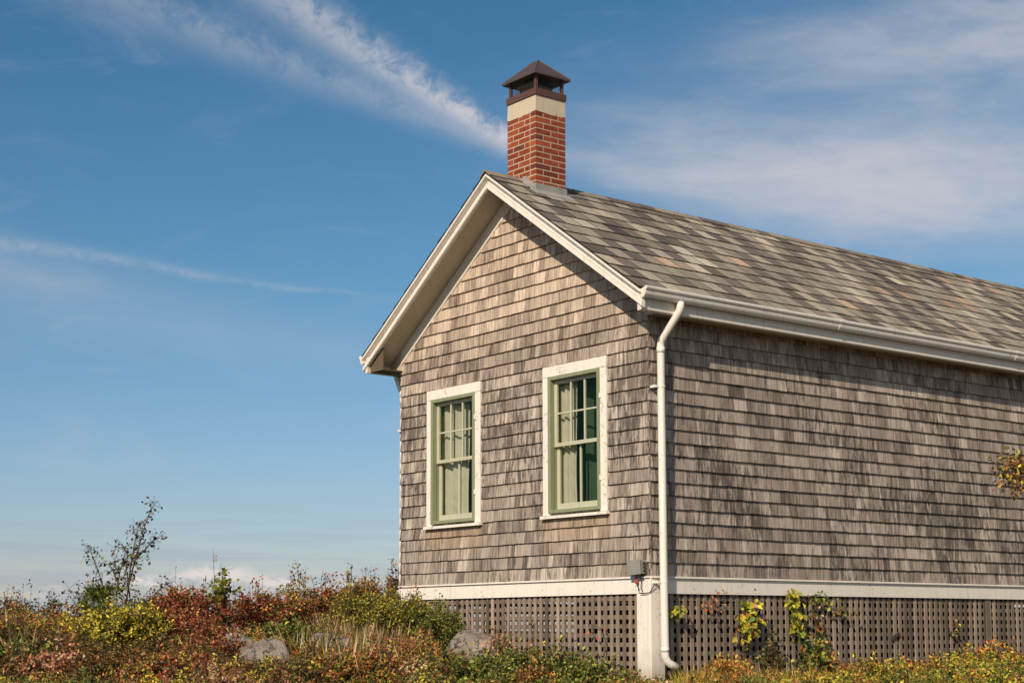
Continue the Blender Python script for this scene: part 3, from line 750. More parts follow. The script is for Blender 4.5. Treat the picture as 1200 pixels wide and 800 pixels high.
# chimney
A, Bh, CYc = 0.243, 0.205, 0.319
b = MB(); x0, x1, y0, y1 = XC-A, XC+A, CYc-Bh, CYc+Bh
BT = 4.985; rh = 0.0635; mj = 0.0145
b.box(x0+0.003, x1-0.003, y0+0.003, y1-0.003, 3.95, BT-0.004, 1)
z = BT; row = 0
BRICKS = [((0.265, 0.058, 0.028), 5), ((0.315, 0.076, 0.034), 3), ((0.225, 0.050, 0.027), 3), ((0.17, 0.045, 0.030), 1)]
while z > 4.0:
    zt, zb = z-mj, z-rh
    full = row % 2 == 0
    for side in range(4):
        horiz = side % 2 == 0                             # sides 0,2: front/back (along x); 1,3: along y
        L0, L1 = (x0, x1) if horiz else (y0, y1)
        own = full if horiz else not full
        if not own: L0, L1 = L0+0.100, L1-0.100
        cuts = []; u = L0
        if own:
            n = 2 if (L1-L0) < 0.45 else 2
            w = (L1-L0)/2.5 if horiz else (L1-L0)/2
            cuts = [L0, L0+w, L0+2*w] + ([L1] if horiz else [])
        else:
            w = (L1-L0); cuts = [L0, L0+w*0.68, L1] if horiz else [L0, L1]
        for p, q in zip(cuts[:-1], cuts[1:]):
            p2 = p + (mj/2 if p > L0+1e-6 or not own else 0); q2 = q - (mj/2 if q < L1-1e-6 or not own else 0)
            e = random.uniform(-0.0015, 0.0015); c = jit(pick(BRICKS), 0.10)
            d = 0.095
            if side == 0: b.box(p2, q2, y0+e, y0+d, zb, zt, 0, c)
            elif side == 2: b.box(p2, q2, y1-d, y1+e, zb, zt, 0, c)
            elif side == 1: b.box(x1-d, x1+e, p2, q2, zb, zt, 0, c)
            else: b.box(x0-e, x0+d, p2, q2, zb, zt, 0, c)
    z -= rh; row += 1
chim = b.build("chimney", [M_BRICK, M_MORTAR], house, bevel=0.002)
b = MB(); e = 0.002
b.hexa([(x0-e, y0-e, BT-0.012), (x1+e, y0-e, BT-0.012), (x1+e, y1+e, BT-0.012), (x0-e, y1+e, BT-0.012), (x0+0.004, y0+0.004, 5.150), (x1-0.004, y0+0.004, 5.150), (x1-0.004, y1-0.004, 5.150), (x0+0.004, y1-0.004, 5.150)])
for k in range(14):                                       # the render's ragged lower edge
    xx = x0+random.uniform(0, 2*A-0.09); b.box(xx, xx+random.uniform(0.04, 0.09), y0-e-0.0007*k/14, y0+0.05, BT-random.uniform(0.014, 0.026), BT-0.011+0.0003*k)
    yy = y0+random.uniform(0, 2*Bh-0.09); b.box(x1-0.05, x1+e+0.0007*k/14, yy, yy+random.uniform(0.04, 0.09), BT-random.uniform(0.014, 0.026), BT-0.011+0.0003*k)
b.build("render_band", M_CONC, chim)
b = MB(); o_ = 0.010
b.box(x0-o_, x1+o_, y0-o_, y0+0.03, 5.148, 5.222); b.box(x0-o_, x1+o_, y1-0.03, y1+o_, 5.148, 5.222)
b.box(x0-o_, x0+0.03, y0+0.03, y1-0.03, 5.148, 5.222); b.box(x1-0.03, x1+o_, y0+0.03, y1-0.03, 5.148, 5.222)
b.box(x0+0.03, x1-0.03, y0+0.03, y1-0.03, 5.150, 5.190)
b.build("collar", M_RUST, chim, bevel=0.003)
for sx in (x0+0.012, x1-0.042):
    for sy in (y0+0.012, y1-0.042): b = MB(); b.box(sx, sx+0.030, sy, sy+0.030, 5.190, 5.372); b.build("cap_support", M_RUST, chim)
b = MB(); mr = 0.0022
for k in range(16):
    for (xa, ya, xb2, yb2) in ((x0+0.03, y0+0.03, x1-0.03, y0+0.03), (x1-0.03, y0+0.03, x1-0.03, y1-0.03), (x1-0.03, y1-0.03, x0+0.03, y1-0.03), (x0+0.03, y1-0.03, x0+0.03, y0+0.03)):
        t = (k+0.5)/16; px_, py_ = xa+(xb2-xa)*t, ya+(yb2-ya)*t
        b.box(px_-mr, px_+mr, py_-mr, py_+mr, 5.222, 5.36)
b.box(x0+0.11, x1-0.11, y0+0.09, y1-0.09, 5.19, 5.33)
b.build("spark_screen", M_WIRE, chim)
b = MB(); ov = 0.043; ez = 5.366; pz = 5.622
X0, X1, Yl, Yh = x0-ov, x1+ov, y0-ov, y1+ov; rl = 0.035
base = len(b.v)
b.v += [(X0, Yl, ez), (X1, Yl, ez), (X1, Yh, ez), (X0, Yh, ez), (X0, Yl, ez+0.022), (X1, Yl, ez+0.022), (X1, Yh, ez+0.022), (X0, Yh, ez+0.022), (XC-rl, CYc, pz), (XC+rl, CYc, pz)]
for q in ((3, 2, 1, 0), (0, 1, 5, 4), (1, 2, 6, 5), (2, 3, 7, 6), (3, 0, 4, 7), (4, 5, 9, 8), (5, 6, 9), (6, 7, 8, 9), (7, 4, 8)): b.face([base+i for i in q])
for (cx_, cy_) in ((X0, Yl), (X1, Yl), (X1, Yh), (X0, Yh)):
    top = (XC+(rl if cx_ > XC else -rl), CYc, pz+0.004); b.tube([(cx_, cy_, ez+0.022), top], 0.007, 5)
b.build("chimney_cap", M_CAP, chim, bevel=0.003)
# flashing: stepped lead on the gable-facing side, an apron on the downhill side, smeared mortar above it
b = MB()
zr = roof_z(x1)
b.hexa([(x1-0.01, y0-0.06, zr-0.02), (x1+0.10, y0-0.06, zr-0.02-SL*0.11+0.02), (x1+0.10, y1+0.05, zr-0.02-SL*0.11+0.02), (x1-0.01, y1+0.05, zr-0.02),
        (x1-0.01, y0-0.06, zr+0.016), (x1+0.10, y0-0.06, zr+0.016-SL*0.11), (x1+0.10, y1+0.05, zr+0.016-SL*0.11), (x1-0.01, y1+0.05, zr+0.016)])
b.box(x1-0.01, x1+0.012, y0-0.012, y1+0.012, zr-0.03, zr+0.070)
for k in range(4):
    xa = XC+0.03+k*(A-0.03)/4; xb2 = xa+(A-0.03)/4
    b.box(xa, xb2+0.01, y0-0.011-0.001*k, y0+0.004, roof_z(xb2)-0.03, roof_z(xa)+0.035)
    b.hexa([(xa, y0-0.055, roof_z(xa)-0.02), (xb2, y0-0.055, roof_z(xb2)-0.02), (xb2, y0, roof_z(xb2)-0.02), (xa, y0, roof_z(xa)-0.02),
            (xa, y0-0.055, roof_z(xa)+0.014), (xb2, y0-0.055, roof_z(xb2)+0.014), (xb2, y0, roof_z(xb2)+0.018), (xa, y0, roof_z(xa)+0.018)])
b.build("flashing", M_LEAD, chim, bevel=0.003)

# ------------------------------------------------------------------ plants
class Leaves:
    """many leaf blades, each a folded four-point face pair with its own colour"""
    def __init__(s): s.V = []; s.C = []; s.n = 0
    def add(s, cen, dirs, nor, length, width, col):
        cen = np.asarray(cen, float); n = len(cen)
        if n == 0: return
        d = dirs/np.maximum(np.linalg.norm(dirs, axis=1, keepdims=True), 1e-6)
        sd = np.cross(d, nor); sd /= np.maximum(np.linalg.norm(sd, axis=1, keepdims=True), 1e-6)
        nn = np.cross(sd, d)
        L = np.broadcast_to(np.asarray(length, float).reshape(-1, 1), (n, 1)); Wd = np.broadcast_to(np.asarray(width, float).reshape(-1, 1), (n, 1))
        a = cen; t = cen + d*L - nn*L*0.08
        l = cen + d*L*0.48 + sd*Wd*0.5 + nn*Wd*0.22; r = cen + d*L*0.48 - sd*Wd*0.5 + nn*Wd*0.22
        s.V.append(np.stack([a, r, t, l], axis=1).reshape(-1, 3)); s.C.append(np.repeat(np.asarray(col, float), 2, axis=0)); s.n += n
    def build(s, name, m, parent=None, loc=(0, 0, 0)):
        V = np.concatenate(s.V) - np.asarray(loc, float); C = np.concatenate(s.C); n = s.n
        me = bpy.data.meshes.new(name)
        me.vertices.add(n*4); me.vertices.foreach_set("co", V.astype(np.float32).ravel())
        tri = np.arange(n)[:, None]*4 + np.array([[0, 1, 2, 0, 2, 3]])
        me.loops.add(n*6); me.loops.foreach_set("vertex_index", tri.astype(np.int32).ravel())
        me.polygons.add(n*2); me.polygons.foreach_set("loop_start", np.arange(0, n*6, 3, dtype=np.int32))
        at_ = me.attributes.new("col", 'FLOAT_COLOR', 'FACE')
        at_.data.foreach_set("color", np.hstack([C, np.ones((len(C), 1))]).astype(np.float32).ravel())
        me.materials.append(m); me.update(calc_edges=True); me.validate()
        o = bpy.data.objects.new(name, me); COL.objects.link(o)
        if parent is not None: o.parent = parent
        else: o.location = loc
        return o
C_ = dict(red=(0.23, 0.036, 0.020), rust=(0.32, 0.10, 0.035), orange=(0.50, 0.20, 0.045), ygreen=(0.44, 0.36, 0.035), yellow=(0.66, 0.46, 0.06), olive=(0.215, 0.175, 0.035),
          green=(0.105, 0.130, 0.026), dgreen=(0.034, 0.050, 0.014), tan=(0.56, 0.39, 0.20), pink=(0.46, 0.22, 0.14), brown=(0.13, 0.060, 0.032), lime=(0.30, 0.32, 0.055), black=(0.030, 0.026, 0.020))
def colors(pal, n, jitter=0.22):
    names = list(pal); w = np.array([pal[k] for k in names], float); w /= w.sum()
    base = np.array([C_[k] for k in names])[RNG.choice(len(names), n, p=w)]
    return np.clip(1.32*base*(1+RNG.normal(0, jitter, (n, 1)))*(1+RNG.normal(0, 0.07, (n, 3))), 0.004, 0.8)
def unit(n):
    v = RNG.normal(0, 1, (n, 3)); return v/np.linalg.norm(v, axis=1, keepdims=True)
P_ = dict(
    heath=dict(brown=4.5, dgreen=3, olive=3.2, rust=2.2, black=2.2, ygreen=0.7, green=1.2),
    brownish=dict(brown=5, red=2, rust=2, olive=1.5, dgreen=1.5),
    red=dict(red=4.5, rust=3.5, brown=3.2, pink=1.0, olive=1.4, orange=0.5, black=1.2), rust=dict(rust=4, orange=1.6, olive=3, pink=1.2, brown=3.2, ygreen=1.3, green=1, black=1.2),
    mixed=dict(olive=4, rust=2.6, orange=1.4, ygreen=1.6, green=2, red=0.8, brown=1.8, dgreen=1.8), ygreen=dict(ygreen=5, yellow=2.4, olive=3, green=2.2, dgreen=1.8, brown=0.6), green=dict(green=4.5, olive=2.5, lime=1.4, dgreen=3.4, rust=0.4),
    dark=dict(dgreen=4, olive=2, brown=2, black=2), juniper=dict(olive=3.4, ygreen=2.4, green=2.6, lime=0.8, dgreen=2.2, brown=0.8), dry=dict(pink=3, tan=2.2, rust=2, brown=3), black=dict(black=5, brown=1.5, olive=2.0, green=0.8),
    orange=dict(orange=3.6, ygreen=2.2, rust=2.4, yellow=1.2, olive=2, brown=1.5, dgreen=1), side=dict(ygreen=4, lime=2.6, green=3, orange=1.4, yellow=1.2, olive=2.5, rust=0.9, dgreen=2))
def shrub_arrays(base, H, R, pal, nst, leaf, dens, tubes, lv, spread=1.0, leafiness=0.25, upb=0.35, sub=4, lw=0.55, sprigs=0):
    """stems that fan out of one base, twigs on them, leaves on the twigs"""
    base = np.asarray(base, float)
    for _ in range(nst):
        a = RNG.uniform(0, 2*math.pi); rr = R*math.sqrt(RNG.uniform(0.02, 1))*spread
        hh = H*(1-0.38*(rr/max(R, 1e-3))**2)*RNG.uniform(0.76, 1.04)
        p0 = base + np.array([math.cos(a), math.sin(a), 0])*rr*0.15; p0[2] -= 0.03
        p2 = base + np.array([math.cos(a)*rr, math.sin(a)*rr, hh])
        p1 = (p0+p2)/2 + np.array([0, 0, hh*0.14]) + RNG.normal(0, 0.05*R, 3)
        q = [(1-t)**2*p0 + 2*t*(1-t)*p1 + t*t*p2 for t in (0, 0.33, 0.66, 1.0)]
        tubes.tube(q, [0.007, 0.0055, 0.004, 0.002], 3, caps=False)
        segs = [(q[1], q[2]), (q[2], q[3])]
        for k in range(sub):
            t = RNG.uniform(0.25, 0.95); s_ = (1-t)**2*p0 + 2*t*(1-t)*p1 + t*t*p2
            d = unit(1)[0]; d[2] = abs(d[2])*0.9+0.15; L = RNG.uniform(0.3, 0.75)*min(R, H)*0.8
            e = s_ + d*L; 
            if e[2] > base[2]+H*1.03: e[2] = base[2]+H*1.03
            tubes.tube([s_, e], [0.003, 0.0015], 3, caps=False); segs.append((s_, e))
        for (u0, u1) in segs:
            n = max(2, int(dens*np.linalg.norm(u1-u0)))
            t = RNG.uniform(leafiness, 1.0, (n, 1))
            c = u0 + (u1-u0)*t + RNG.normal(0, leaf*0.55, (n, 3))
            d = unit(n) + (u1-u0)/max(np.linalg.norm(u1-u0), 1e-3)*0.5
            nor = unit(n) + np.array([0.12, -0.25, upb*1.6])
            ls = leaf*RNG.uniform(0.6, 1.25, n)
            lv.add(c, d, nor, ls, ls*lw, colors(pal, n))
    for _ in range(sprigs):
        a = RNG.uniform(0, 2*math.pi); rr = R*RNG.uniform(0.1, 0.95)
        p0 = base+np.array([math.cos(a)*rr*0.7, math.sin(a)*rr*0.7, H*0.45]); p1 = base+np.array([math.cos(a)*rr, math.sin(a)*rr, H*(1-0.38*(rr/R)**2)+RNG.uniform(0.03, 0.17)])
        pm = (p0+p1)/2+RNG.normal(0, 0.02, 3)
        tubes.tube([p0, pm, p1], [0.004, 0.003, 0.0014], 3, caps=False)
        n = int(RNG.integers(6, 16)); t = RNG.uniform(0.35, 1.02, (n, 1)); c = p0+(p1-p0)*t+RNG.normal(0, 0.016, (n, 3))
        ls = leaf*RNG.uniform(0.7, 1.35, n); lv.add(c, unit(n)+np.array([0, 0, 0.4]), unit(n)+np.array([0.12, -0.25, 0.4]), ls, ls*lw, colors(pal, n))
def shrub(name, px, py, d, R, pal, label, nst=30, leaf=0.036, dens=185, group=None, minh=0.25, cat="shrub", **kw):
    if py < 712 and px < 480: py -= 6 if px < 290 else 9
    top = at(px, py, d); gz = ground_z(top[0], top[1]); H = max(minh, top[2]-gz)
    base = np.array([top[0], top[1], gz])
    root = empty(name, base); tag(root, label, cat, group)
    tb, lv = MB(), Leaves(); shrub_arrays((0, 0, 0), H, R, P_[pal] if isinstance(pal, str) else pal, nst, leaf, dens, tb, lv, sprigs=int(4+R*28), **kw)
    lv.build("foliage", M_LEAF, root); tb.build("stem", M_STEM, root)
    return root

# -- distinct shrubs, left to right
SHRUBS = [
 (6, 706, 18.5, 0.40, "mixed", "olive and orange bush on the skyline at the left edge of the photo", {}),
 (33, 699, 19.5, 0.22, "dark", "dark feathery shrub top against the sky, leftmost of the three dark tops", dict(nst=12, dens=110)),
 (62, 706, 19.3, 0.20, "dark", "small dark shrub top against the sky, second of the three from the left", dict(nst=11, dens=110)),
 (98, 699, 19.0, 0.24, "dark", "dark green shrub top against the sky just left of the young pine", dict(nst=12, dens=110)),
 (30, 722, 17.5, 0.50, "rust", "rust-orange bush below the leftmost dark shrub tops", {}),
 (82, 722, 17.0, 0.50, "rust", "rust and olive bush left below the young pine", {}),
 (40, 735, 15.0, 0.55, "mixed", "mixed olive and rust bush left of the yellow-green bush", {}),
 (12, 768, 13.2, 0.45, "green", "dark green low bush in the bottom left corner of the photo", {}),
 (62, 775, 12.8, 0.40, "dry", "pinkish-brown dry bush at the bottom edge left of the yellow-green bush", {}),
 (165, 710, 17.0, 0.42, "juniper", "olive-green bush at the foot of the bare sapling", {}),
 (138, 716, 14.6, 0.54, "ygreen", "bright yellow-green bush in the left foreground below the bare sapling", dict(nst=56, leaf=0.038, dens=210)),
 (196, 705, 16.6, 0.36, "red", "dark red bush just right of the bare sapling on the skyline", {}),
 (232, 698, 16.4, 0.46, "red", "largest red bush on the skyline left of the green-leaved sapling", dict(nst=38)),
 (216, 724, 15.0, 0.52, "red", "deep red bush between the yellow-green bush and the boulder pair", dict(nst=38)),
 (252, 757, 14.0, 0.38, "red", "red-brown low bush touching the left side of the boulder pair", {}),
 (182, 775, 12.9, 0.40, "rust", "rust bush at the bottom edge right of the yellow-green bush", {}),
 (242, 782, 12.6, 0.40, "red", "dark red bush at the bottom edge below the boulder pair", {}),
 (262, 677, 16.6, 0.24, dict(green=4, lime=2, dgreen=2, olive=2), "green-leaved sapling standing out of the red bushes against the sky", dict(nst=7, leaf=0.052, dens=90, sub=5, lw=0.8)),
 (303, 702, 17.2, 0.36, "red", "red bush on the skyline above the boulder pair", {}),
 (334, 704, 17.4, 0.36, "rust", "rust bush on the skyline right of the red one above the boulders", {}),
 (352, 678, 17.8, 0.26, "mixed", "tall olive and orange shrub poking into the sky left of the dry grass", dict(nst=14, dens=150)),
 (384, 690, 18.0, 0.30, "red", "red shrub on the skyline beside the tall stalk", {}),
 (412, 692, 18.0, 0.34, "mixed", "olive and rust shrub at the foot of the tall stalk", {}),
 (436, 684, 18.4, 0.30, "rust", "rust shrub on the skyline between the tall stalk and the cottage", {}),
 (459, 676, 18.6, 0.24, "mixed", "small olive shrub on the skyline right beside the cottage corner", dict(nst=10)),
 (330, 733, 15.4, 0.34, "green", "low dark green bush just behind the boulder pair", dict(nst=36, dens=200)),
 (372, 735, 15.6, 0.26, "green", "low green cushion between the boulder pair and the flat ledge", {}),
 (425, 708, 16.6, 0.46, "juniper", "yellow-green feathery bush in front of the dry grass by the cottage", dict(nst=50, leaf=0.030, dens=210)),
 (470, 703, 16.8, 0.44, "juniper", "yellow-green feathery bush covering the far corner post of the cottage", dict(nst=50, leaf=0.030, dens=210)),
 (512, 706, 16.5, 0.34, dict(green=4, dgreen=2.5, olive=2, lime=1), "dark green bush leaning on the boulder below the left window", dict(nst=50, leaf=0.030, dens=220)),
 (490, 752, 14.4, 0.34, "rust", "rust-red bush left of the boulder below the left window", {}),
 (448, 764, 13.6, 0.40, "rust", "orange-brown bush at the bottom edge below the feathery bushes", {}),
 (400, 772, 13.2, 0.40, "mixed", "olive and orange bush at the bottom edge below the flat ledge", {}),
 (588, 743, 15.2, 0.20, "dry", "pinkish red sprig bush right of the boulder below the left window", dict(nst=10)),
 (545, 772, 13.4, 0.36, "green", "green bush at the bottom edge in front of the boulder below the left window", {}),
 (598, 764, 14.0, 0.36, "green", "green bush in front of the gable lattice right of the boulder", {}),
 (630, 772, 13.4, 0.20, "rust", "small rust bush among green ones in front of the gable lattice", dict(nst=10)),
 (650, 762, 14.0, 0.32, "green", "green bush in front of the middle of the gable lattice", {}),
 (690, 776, 13.6, 0.30, "green", "low green bush in front of the right half of the gable lattice", {}),
 (850, 776, 14.6, 0.28, "orange", "orange and green low bush in front of the side lattice near the downspout", {}),
 (906, 752, 15.0, 0.17, "dark", "dark green climbing bush against the side lattice below the hanging vines", dict(nst=10, leaf=0.055, dens=80)),
 (957, 751, 15.3, 0.21, "green", "green broad-leaved bush against the side lattice left of the turn buttons", dict(nst=12, leaf=0.06, dens=80)),
 (985, 778, 15.2, 0.30, "rust", "rusty low bush in front of the side lattice right of the green broad-leaved bush", {}),
 (1032, 778, 15.4, 0.34, "side", "yellow-green bush below the first turn button on the side lattice", {}),
 (1085, 776, 15.6, 0.34, "orange", "orange and yellow bush between the two turn buttons of the side lattice", {}),
 (1130, 768, 16.0, 0.36, "side", "yellow-green bush right of the second turn button on the side lattice", {}),
 (1168, 760, 16.6, 0.40, "orange", "orange-tinged bush near the right edge of the photo by the side lattice", {}),
 (1190, 776, 15.4, 0.40, "side", "green bush in the bottom right corner of the photo", {}),
 (1120, 790, 14.6, 0.36, "green", "low green bush at the bottom edge right of the turn buttons", {}),
]
for px, py, d, R, pal, lab, kw in SHRUBS:
    shrub("shrub", px, py, d, R, pal, lab, **kw)

# -- many small look-alike brown heath shrubs in the gaps, copies of three
HG = "small brown heath shrubs filling the gaps between the coloured bushes"
HL_ = "small dark brown-leaved heath shrub filling a gap between larger coloured bushes"
protos = []
spots = [(18, 17.2), (52, 16.4), (95, 15.8), (20, 14.6), (70, 14.0), (105, 13.6), (28, 12.9), (185, 15.6), (200, 14.3), (160, 13.4), (228, 13.6), (265, 15.8), (290, 16.4), (318, 16.6), (350, 16.4), (258, 13.2),
         (300, 13.0), (345, 14.6), (360, 13.6), (385, 14.4), (420, 14.2), (455, 14.6), (430, 15.4), (470, 15.6), (495, 15.2), (500, 13.6), (345, 12.9), (395, 17.4), (445, 17.6), (130, 13.2), (150, 16.2), (60, 18.2)]
for i, (px, d) in enumerate(spots):
    p = at(px, 700, d); b0 = (p[0], p[1], ground_z(p[0], p[1]))
    top = 730 + max(0, 17.0-d)*13 if px < 255 or px > 352 else (742 if d > 15 else 774)
    H = max(0.22, at(px, min(top, 790), d)[2]-b0[2])
    if i < 3:
        root = empty("heath_shrub", b0); tag(root, HL_, "shrub", HG); tb, lv = MB(), Leaves()
        shrub_arrays((0, 0, 0), 0.5, 0.36, P_["heath"], 26, 0.030, 190, tb, lv, sprigs=14)
        f_ = lv.build("foliage", M_LEAF, root); s_ = tb.build("stem", M_STEM, root); protos.append((root, f_, s_))
    else:
        r0, f0_, s0_ = protos[i % 3]; root = r0.copy(); COL.objects.link(root); root.location = b0
        for ch in (f0_, s0_):
            c = ch.copy(); COL.objects.link(c); c.parent = root
    root.rotation_euler = (0, 0, random.uniform(0, 6.28)); k_ = min(1.5, max(0.5, H/0.5)); root.scale = (random.uniform(0.8, 1.15), random.uniform(0.8, 1.15), k_)

# -- bare sapling with sparse blackish leaves
def branchy(name, d, stems, pal, label, cat, leaf=0.05, per=26, jitter=0.05, lw=0.7, r0=0.011):
    p0 = at(stems[0][0][0], stems[0][0][1], d); gz = ground_z(p0[0], p0[1])
    root = empty(name, (p0[0], p0[1], gz)); tag(root, label, cat)
    o = np.array([p0[0], p0[1], gz]); tb, lv = MB(), Leaves()
    for si, st in enumerate(stems):
        dd = d + RNG.uniform(-0.25, 0.25); pts = []
        for k, (px, py) in enumerate(st):
            w = k/(len(st)-1); pts.append(at(px, py, d + (dd-d)*w) - o)
        if si == 0: pts = [np.array([0.0, 0.0, -0.05])] + pts
        else: pts = [np.array([0, 0, 0.1])]+pts if st[0][1] > 700 else pts
        n = len(pts); tb.tube(pts, [r0*(1-0.80*k/(n-1))*(1 if si == 0 else 0.75) for k in range(n)], 5, caps=False)
        for k in range(max(1, n-4) if n > 4 else 1, n):
            u0, u1 = pts[k-1], pts[k]; L = np.linalg.norm(u1-u0); m = max(2, int(per*L))
            t = RNG.uniform(0, 1, (m, 1)); c = u0+(u1-u0)*t + RNG.normal(0, jitter, (m, 3))
            for cc, tt in zip(c, t): tb.tube([u0+(u1-u0)*tt, cc], 0.0016, 3, caps=False)
            ls = leaf*RNG.uniform(0.55, 1.15, m); lv.add(c, unit(m)-np.array([0, 0, 0.3]), unit(m)+np.array([0, 0, 0.4]), ls, ls*lw, colors(P_[pal] if isinstance(pal, str) else pal, m))
    lv.build("crown", M_LEAF, root); tb.build("trunk", M_STEM, root)
branchy("sapling", 17.0, [
    [(146, 722), (150, 690), (156, 665), (163, 640), (170, 615), (176, 598), (185, 586)],
    [(150, 690), (153, 662), (157, 640), (161, 620), (166, 608)],
    [(160, 655), (168, 645), (178, 635), (191, 626)],
    [(135, 720), (137, 692), (141, 668), (146, 650), (150, 642), (132, 640)],
    [(128, 720), (122, 690), (116, 672), (110, 655), (105, 643), (102, 636)],
    [(130, 715), (120, 702), (106, 700), (92, 696), (80, 690)],
    [(118, 705), (110, 690), (107, 682)],
    [(155, 715), (175, 702), (185, 692), (196, 684), (206, 680)],
    [(140, 690), (134, 672), (128, 660), (144, 655)],
    [(152, 700), (150, 680), (148, 664), (150, 650)],
    ], "black", "tall bare sapling with sparse blackish leaves standing against the sky on the left", "sapling", leaf=0.046, per=118, jitter=0.055)
branchy("tall_weed", 18.2, [[(410, 705), (411, 690), (412, 675), (412, 666), (413, 660)], [(411, 688), (408, 678), (406, 672)]], "mixed", "tall thin stalk with a tufted top left of the cottage", "weed", leaf=0.05, per=45, jitter=0.03, r0=0.007)
branchy("tall_weed", 18.6, [[(463, 700), (465, 685), (467, 672), (466, 664)], [(465, 685), (459, 676), (456, 672)]], "dark", "dark-leaved stalk against the sky touching the cottage corner", "weed", leaf=0.06, per=40, jitter=0.035, r0=0.007)
branchy("tall_weed", 17.4, [[(250, 700), (251, 676), (250, 655), (250, 640)], [(251, 676), (262, 668), (277, 664)]], "mixed", "bare thin twig rising above the green-leaved sapling", "weed", leaf=0.03, per=7, jitter=0.02, r0=0.005)
branchy("tall_weed", 17.0, [[(372, 712), (370, 695), (366, 680), (363, 672)], [(370, 695), (378, 684), (384, 676)]], "red", "thin reddish weed with a few leaves in the skyline left of the tall stalk", "weed", leaf=0.045, per=34, jitter=0.03, r0=0.006)
# -- young pine: whorled shoots with needles
pt = at(120, 690, 16.9); gz = ground_z(pt[0], pt[1]); root = empty("young_pine", (pt[0], pt[1], gz))
tag(root, "young green pine shoot with whorled needles among the bushes by the sapling", "pine tree")
tb, lv = MB(), Leaves(); Hh = pt[2]-gz
tb.tube([(0, 0, -0.05), (0, 0, Hh*0.97)], [0.016, 0.006], 6)
shoots = [((0, 0, Hh*0.75), (0, 0, Hh))]
for lev in (0.55, 0.78, 0.90):
    for k in range(4):
        a = k*1.047+lev*5; L = 0.30*(1.15-lev)+0.05
        shoots.append(((0, 0, Hh*lev), (math.cos(a)*L, math.sin(a)*L, Hh*lev+L*0.55)))
for (u0, u1) in shoots:
    u0, u1 = np.array(u0), np.array(u1); tb.tube([u0, u1], [0.006, 0.003], 4, caps=False)
    n = 80; t = RNG.uniform(0.15, 1, (n, 1)); c = u0+(u1-u0)*t
    lv.add(c, unit(n)+(u1-u0)/np.linalg.norm(u1-u0)*0.9, unit(n), RNG.uniform(0.07, 0.12, n), np.full(n, 0.006), colors(dict(green=4, lime=1.5, dgreen=1), n))
lv.build("crown", M_LEAF, root); tb.build("trunk", M_STEM, root)

# -- branch of a small tree reaching in from beyond the right edge of the photo
tp = at(1330, 640, 16.0); gz = ground_z(tp[0], tp[1]); root = empty("small_tree", (tp[0], tp[1], gz))
tag(root, "leafy orange-green branch end reaching in front of the side wall at the right edge", "tree")
o = np.array([tp[0], tp[1], gz]); tb, lv = MB(), Leaves()
trunk = [np.array([0, 0, -0.1]), np.array([0.05, 0.02, 0.8]), np.array([0.0, 0.05, 1.7]), np.array([0.08, 0.1, 2.6])]
tb.tube(trunk, [0.07, 0.055, 0.04, 0.02], 8)
limbs = [[trunk[2], at(1265, 575, 15.9)-o, at(1212, 556, 15.9)-o, at(1172, 551, 15.9)-o], [trunk[2]*0.6+trunk[3]*0.4, at(1300, 520, 15.6)-o, at(1270, 480, 15.5)-o], [trunk[3], trunk[3]+np.array([0.4, 0.5, 0.5])], [trunk[2], trunk[2]+np.array([0.6, -0.4, 0.5])], [trunk[1], trunk[1]+np.array([0.5, 0.4, 0.6])]]
for li, lb in enumerate(limbs):
    tb.tube(lb, [0.022*(1-0.8*k/(len(lb)-1)) for k in range(len(lb))], 5, caps=False)
    for k in range(1, len(lb)):
        if li == 0 and k == 1: continue
        u0, u1 = lb[k-1], lb[k]; n = 420 if li == 0 else 220
        t = RNG.uniform(0, 1, (n, 1)); sig = np.array([0.07, 0.10, 0.10]) if li == 0 else 0.2
        c = u0+(u1-u0)*t+RNG.normal(0, 1, (n, 3))*sig
        for cc, tt in list(zip(c, t))[::3]: tb.tube([u0+(u1-u0)*tt, cc], 0.002, 3, caps=False)
        ls = 0.055*RNG.uniform(0.6, 1.2, n); lv.add(c, unit(n)-np.array([0, 0, 0.3]), unit(n)+np.array([0, 0, 0.5]), ls, ls*0.65, colors(dict(olive=4, orange=2.2, yellow=1.2, brown=2.5, dgreen=2), n))
lv.build("crown", M_LEAF, root); tb.build("trunk", M_STEM, root)

# -- vines on the side lattice
def vine(pts, nleaf, pal, label, leaf=0.075, spread=(0.05, 0.09), stemy=True):
    """pts: (y, z) on the side lattice"""
    root = empty("vine", (0.03, pts[0][0], pts[0][1])); tag(root, label, "vine")
    o = np.array([0.03, pts[0][0], pts[0][1]]); P3 = [np.array([0.02+0.03*math.sin(i), y, z])-o for i, (y, z) in enumerate(pts)]
    tb, lv = MB(), Leaves(); tb.tube(P3, [0.005*(1-0.5*k/len(P3)) for k in range(len(P3))], 5, caps=False)
    for k in range(1, len(P3)):
        u0, u1 = P3[k-1], P3[k]; n = max(2, int(1.7*nleaf/(len(P3)-1)))
        t = RNG.uniform(0, 1, (n, 1)); c = u0+(u1-u0)*t+RNG.normal(0, 1, (n, 3))*np.array([0.03, spread[0], spread[1]]); c[:, 0] = np.abs(c[:, 0])+0.012
        d = unit(n)*0.6+np.array([0.25, 0, -0.7]); nor = unit(n)*0.5+np.array([1.0, 0, 0.4])
        ls = leaf*RNG.uniform(0.55, 1.15, n); lv.add(c, d, nor, ls, ls*0.75, colors(pal, n, 0.2))
    lv.build("foliage", M_LEAF, root); tb.build("stem", M_STEM, root)
G1 = dict(ygreen=4, lime=4, yellow=1.5, green=2, rust=0.6); G2 = dict(lime=3, green=4, ygreen=2, rust=1)
vine([(0.20, -0.33), (0.26, -0.30), (0.31, -0.35)], 22, G1, "small yellow-green vine tuft on the lattice beside the downspout", 0.06, (0.03, 0.03))
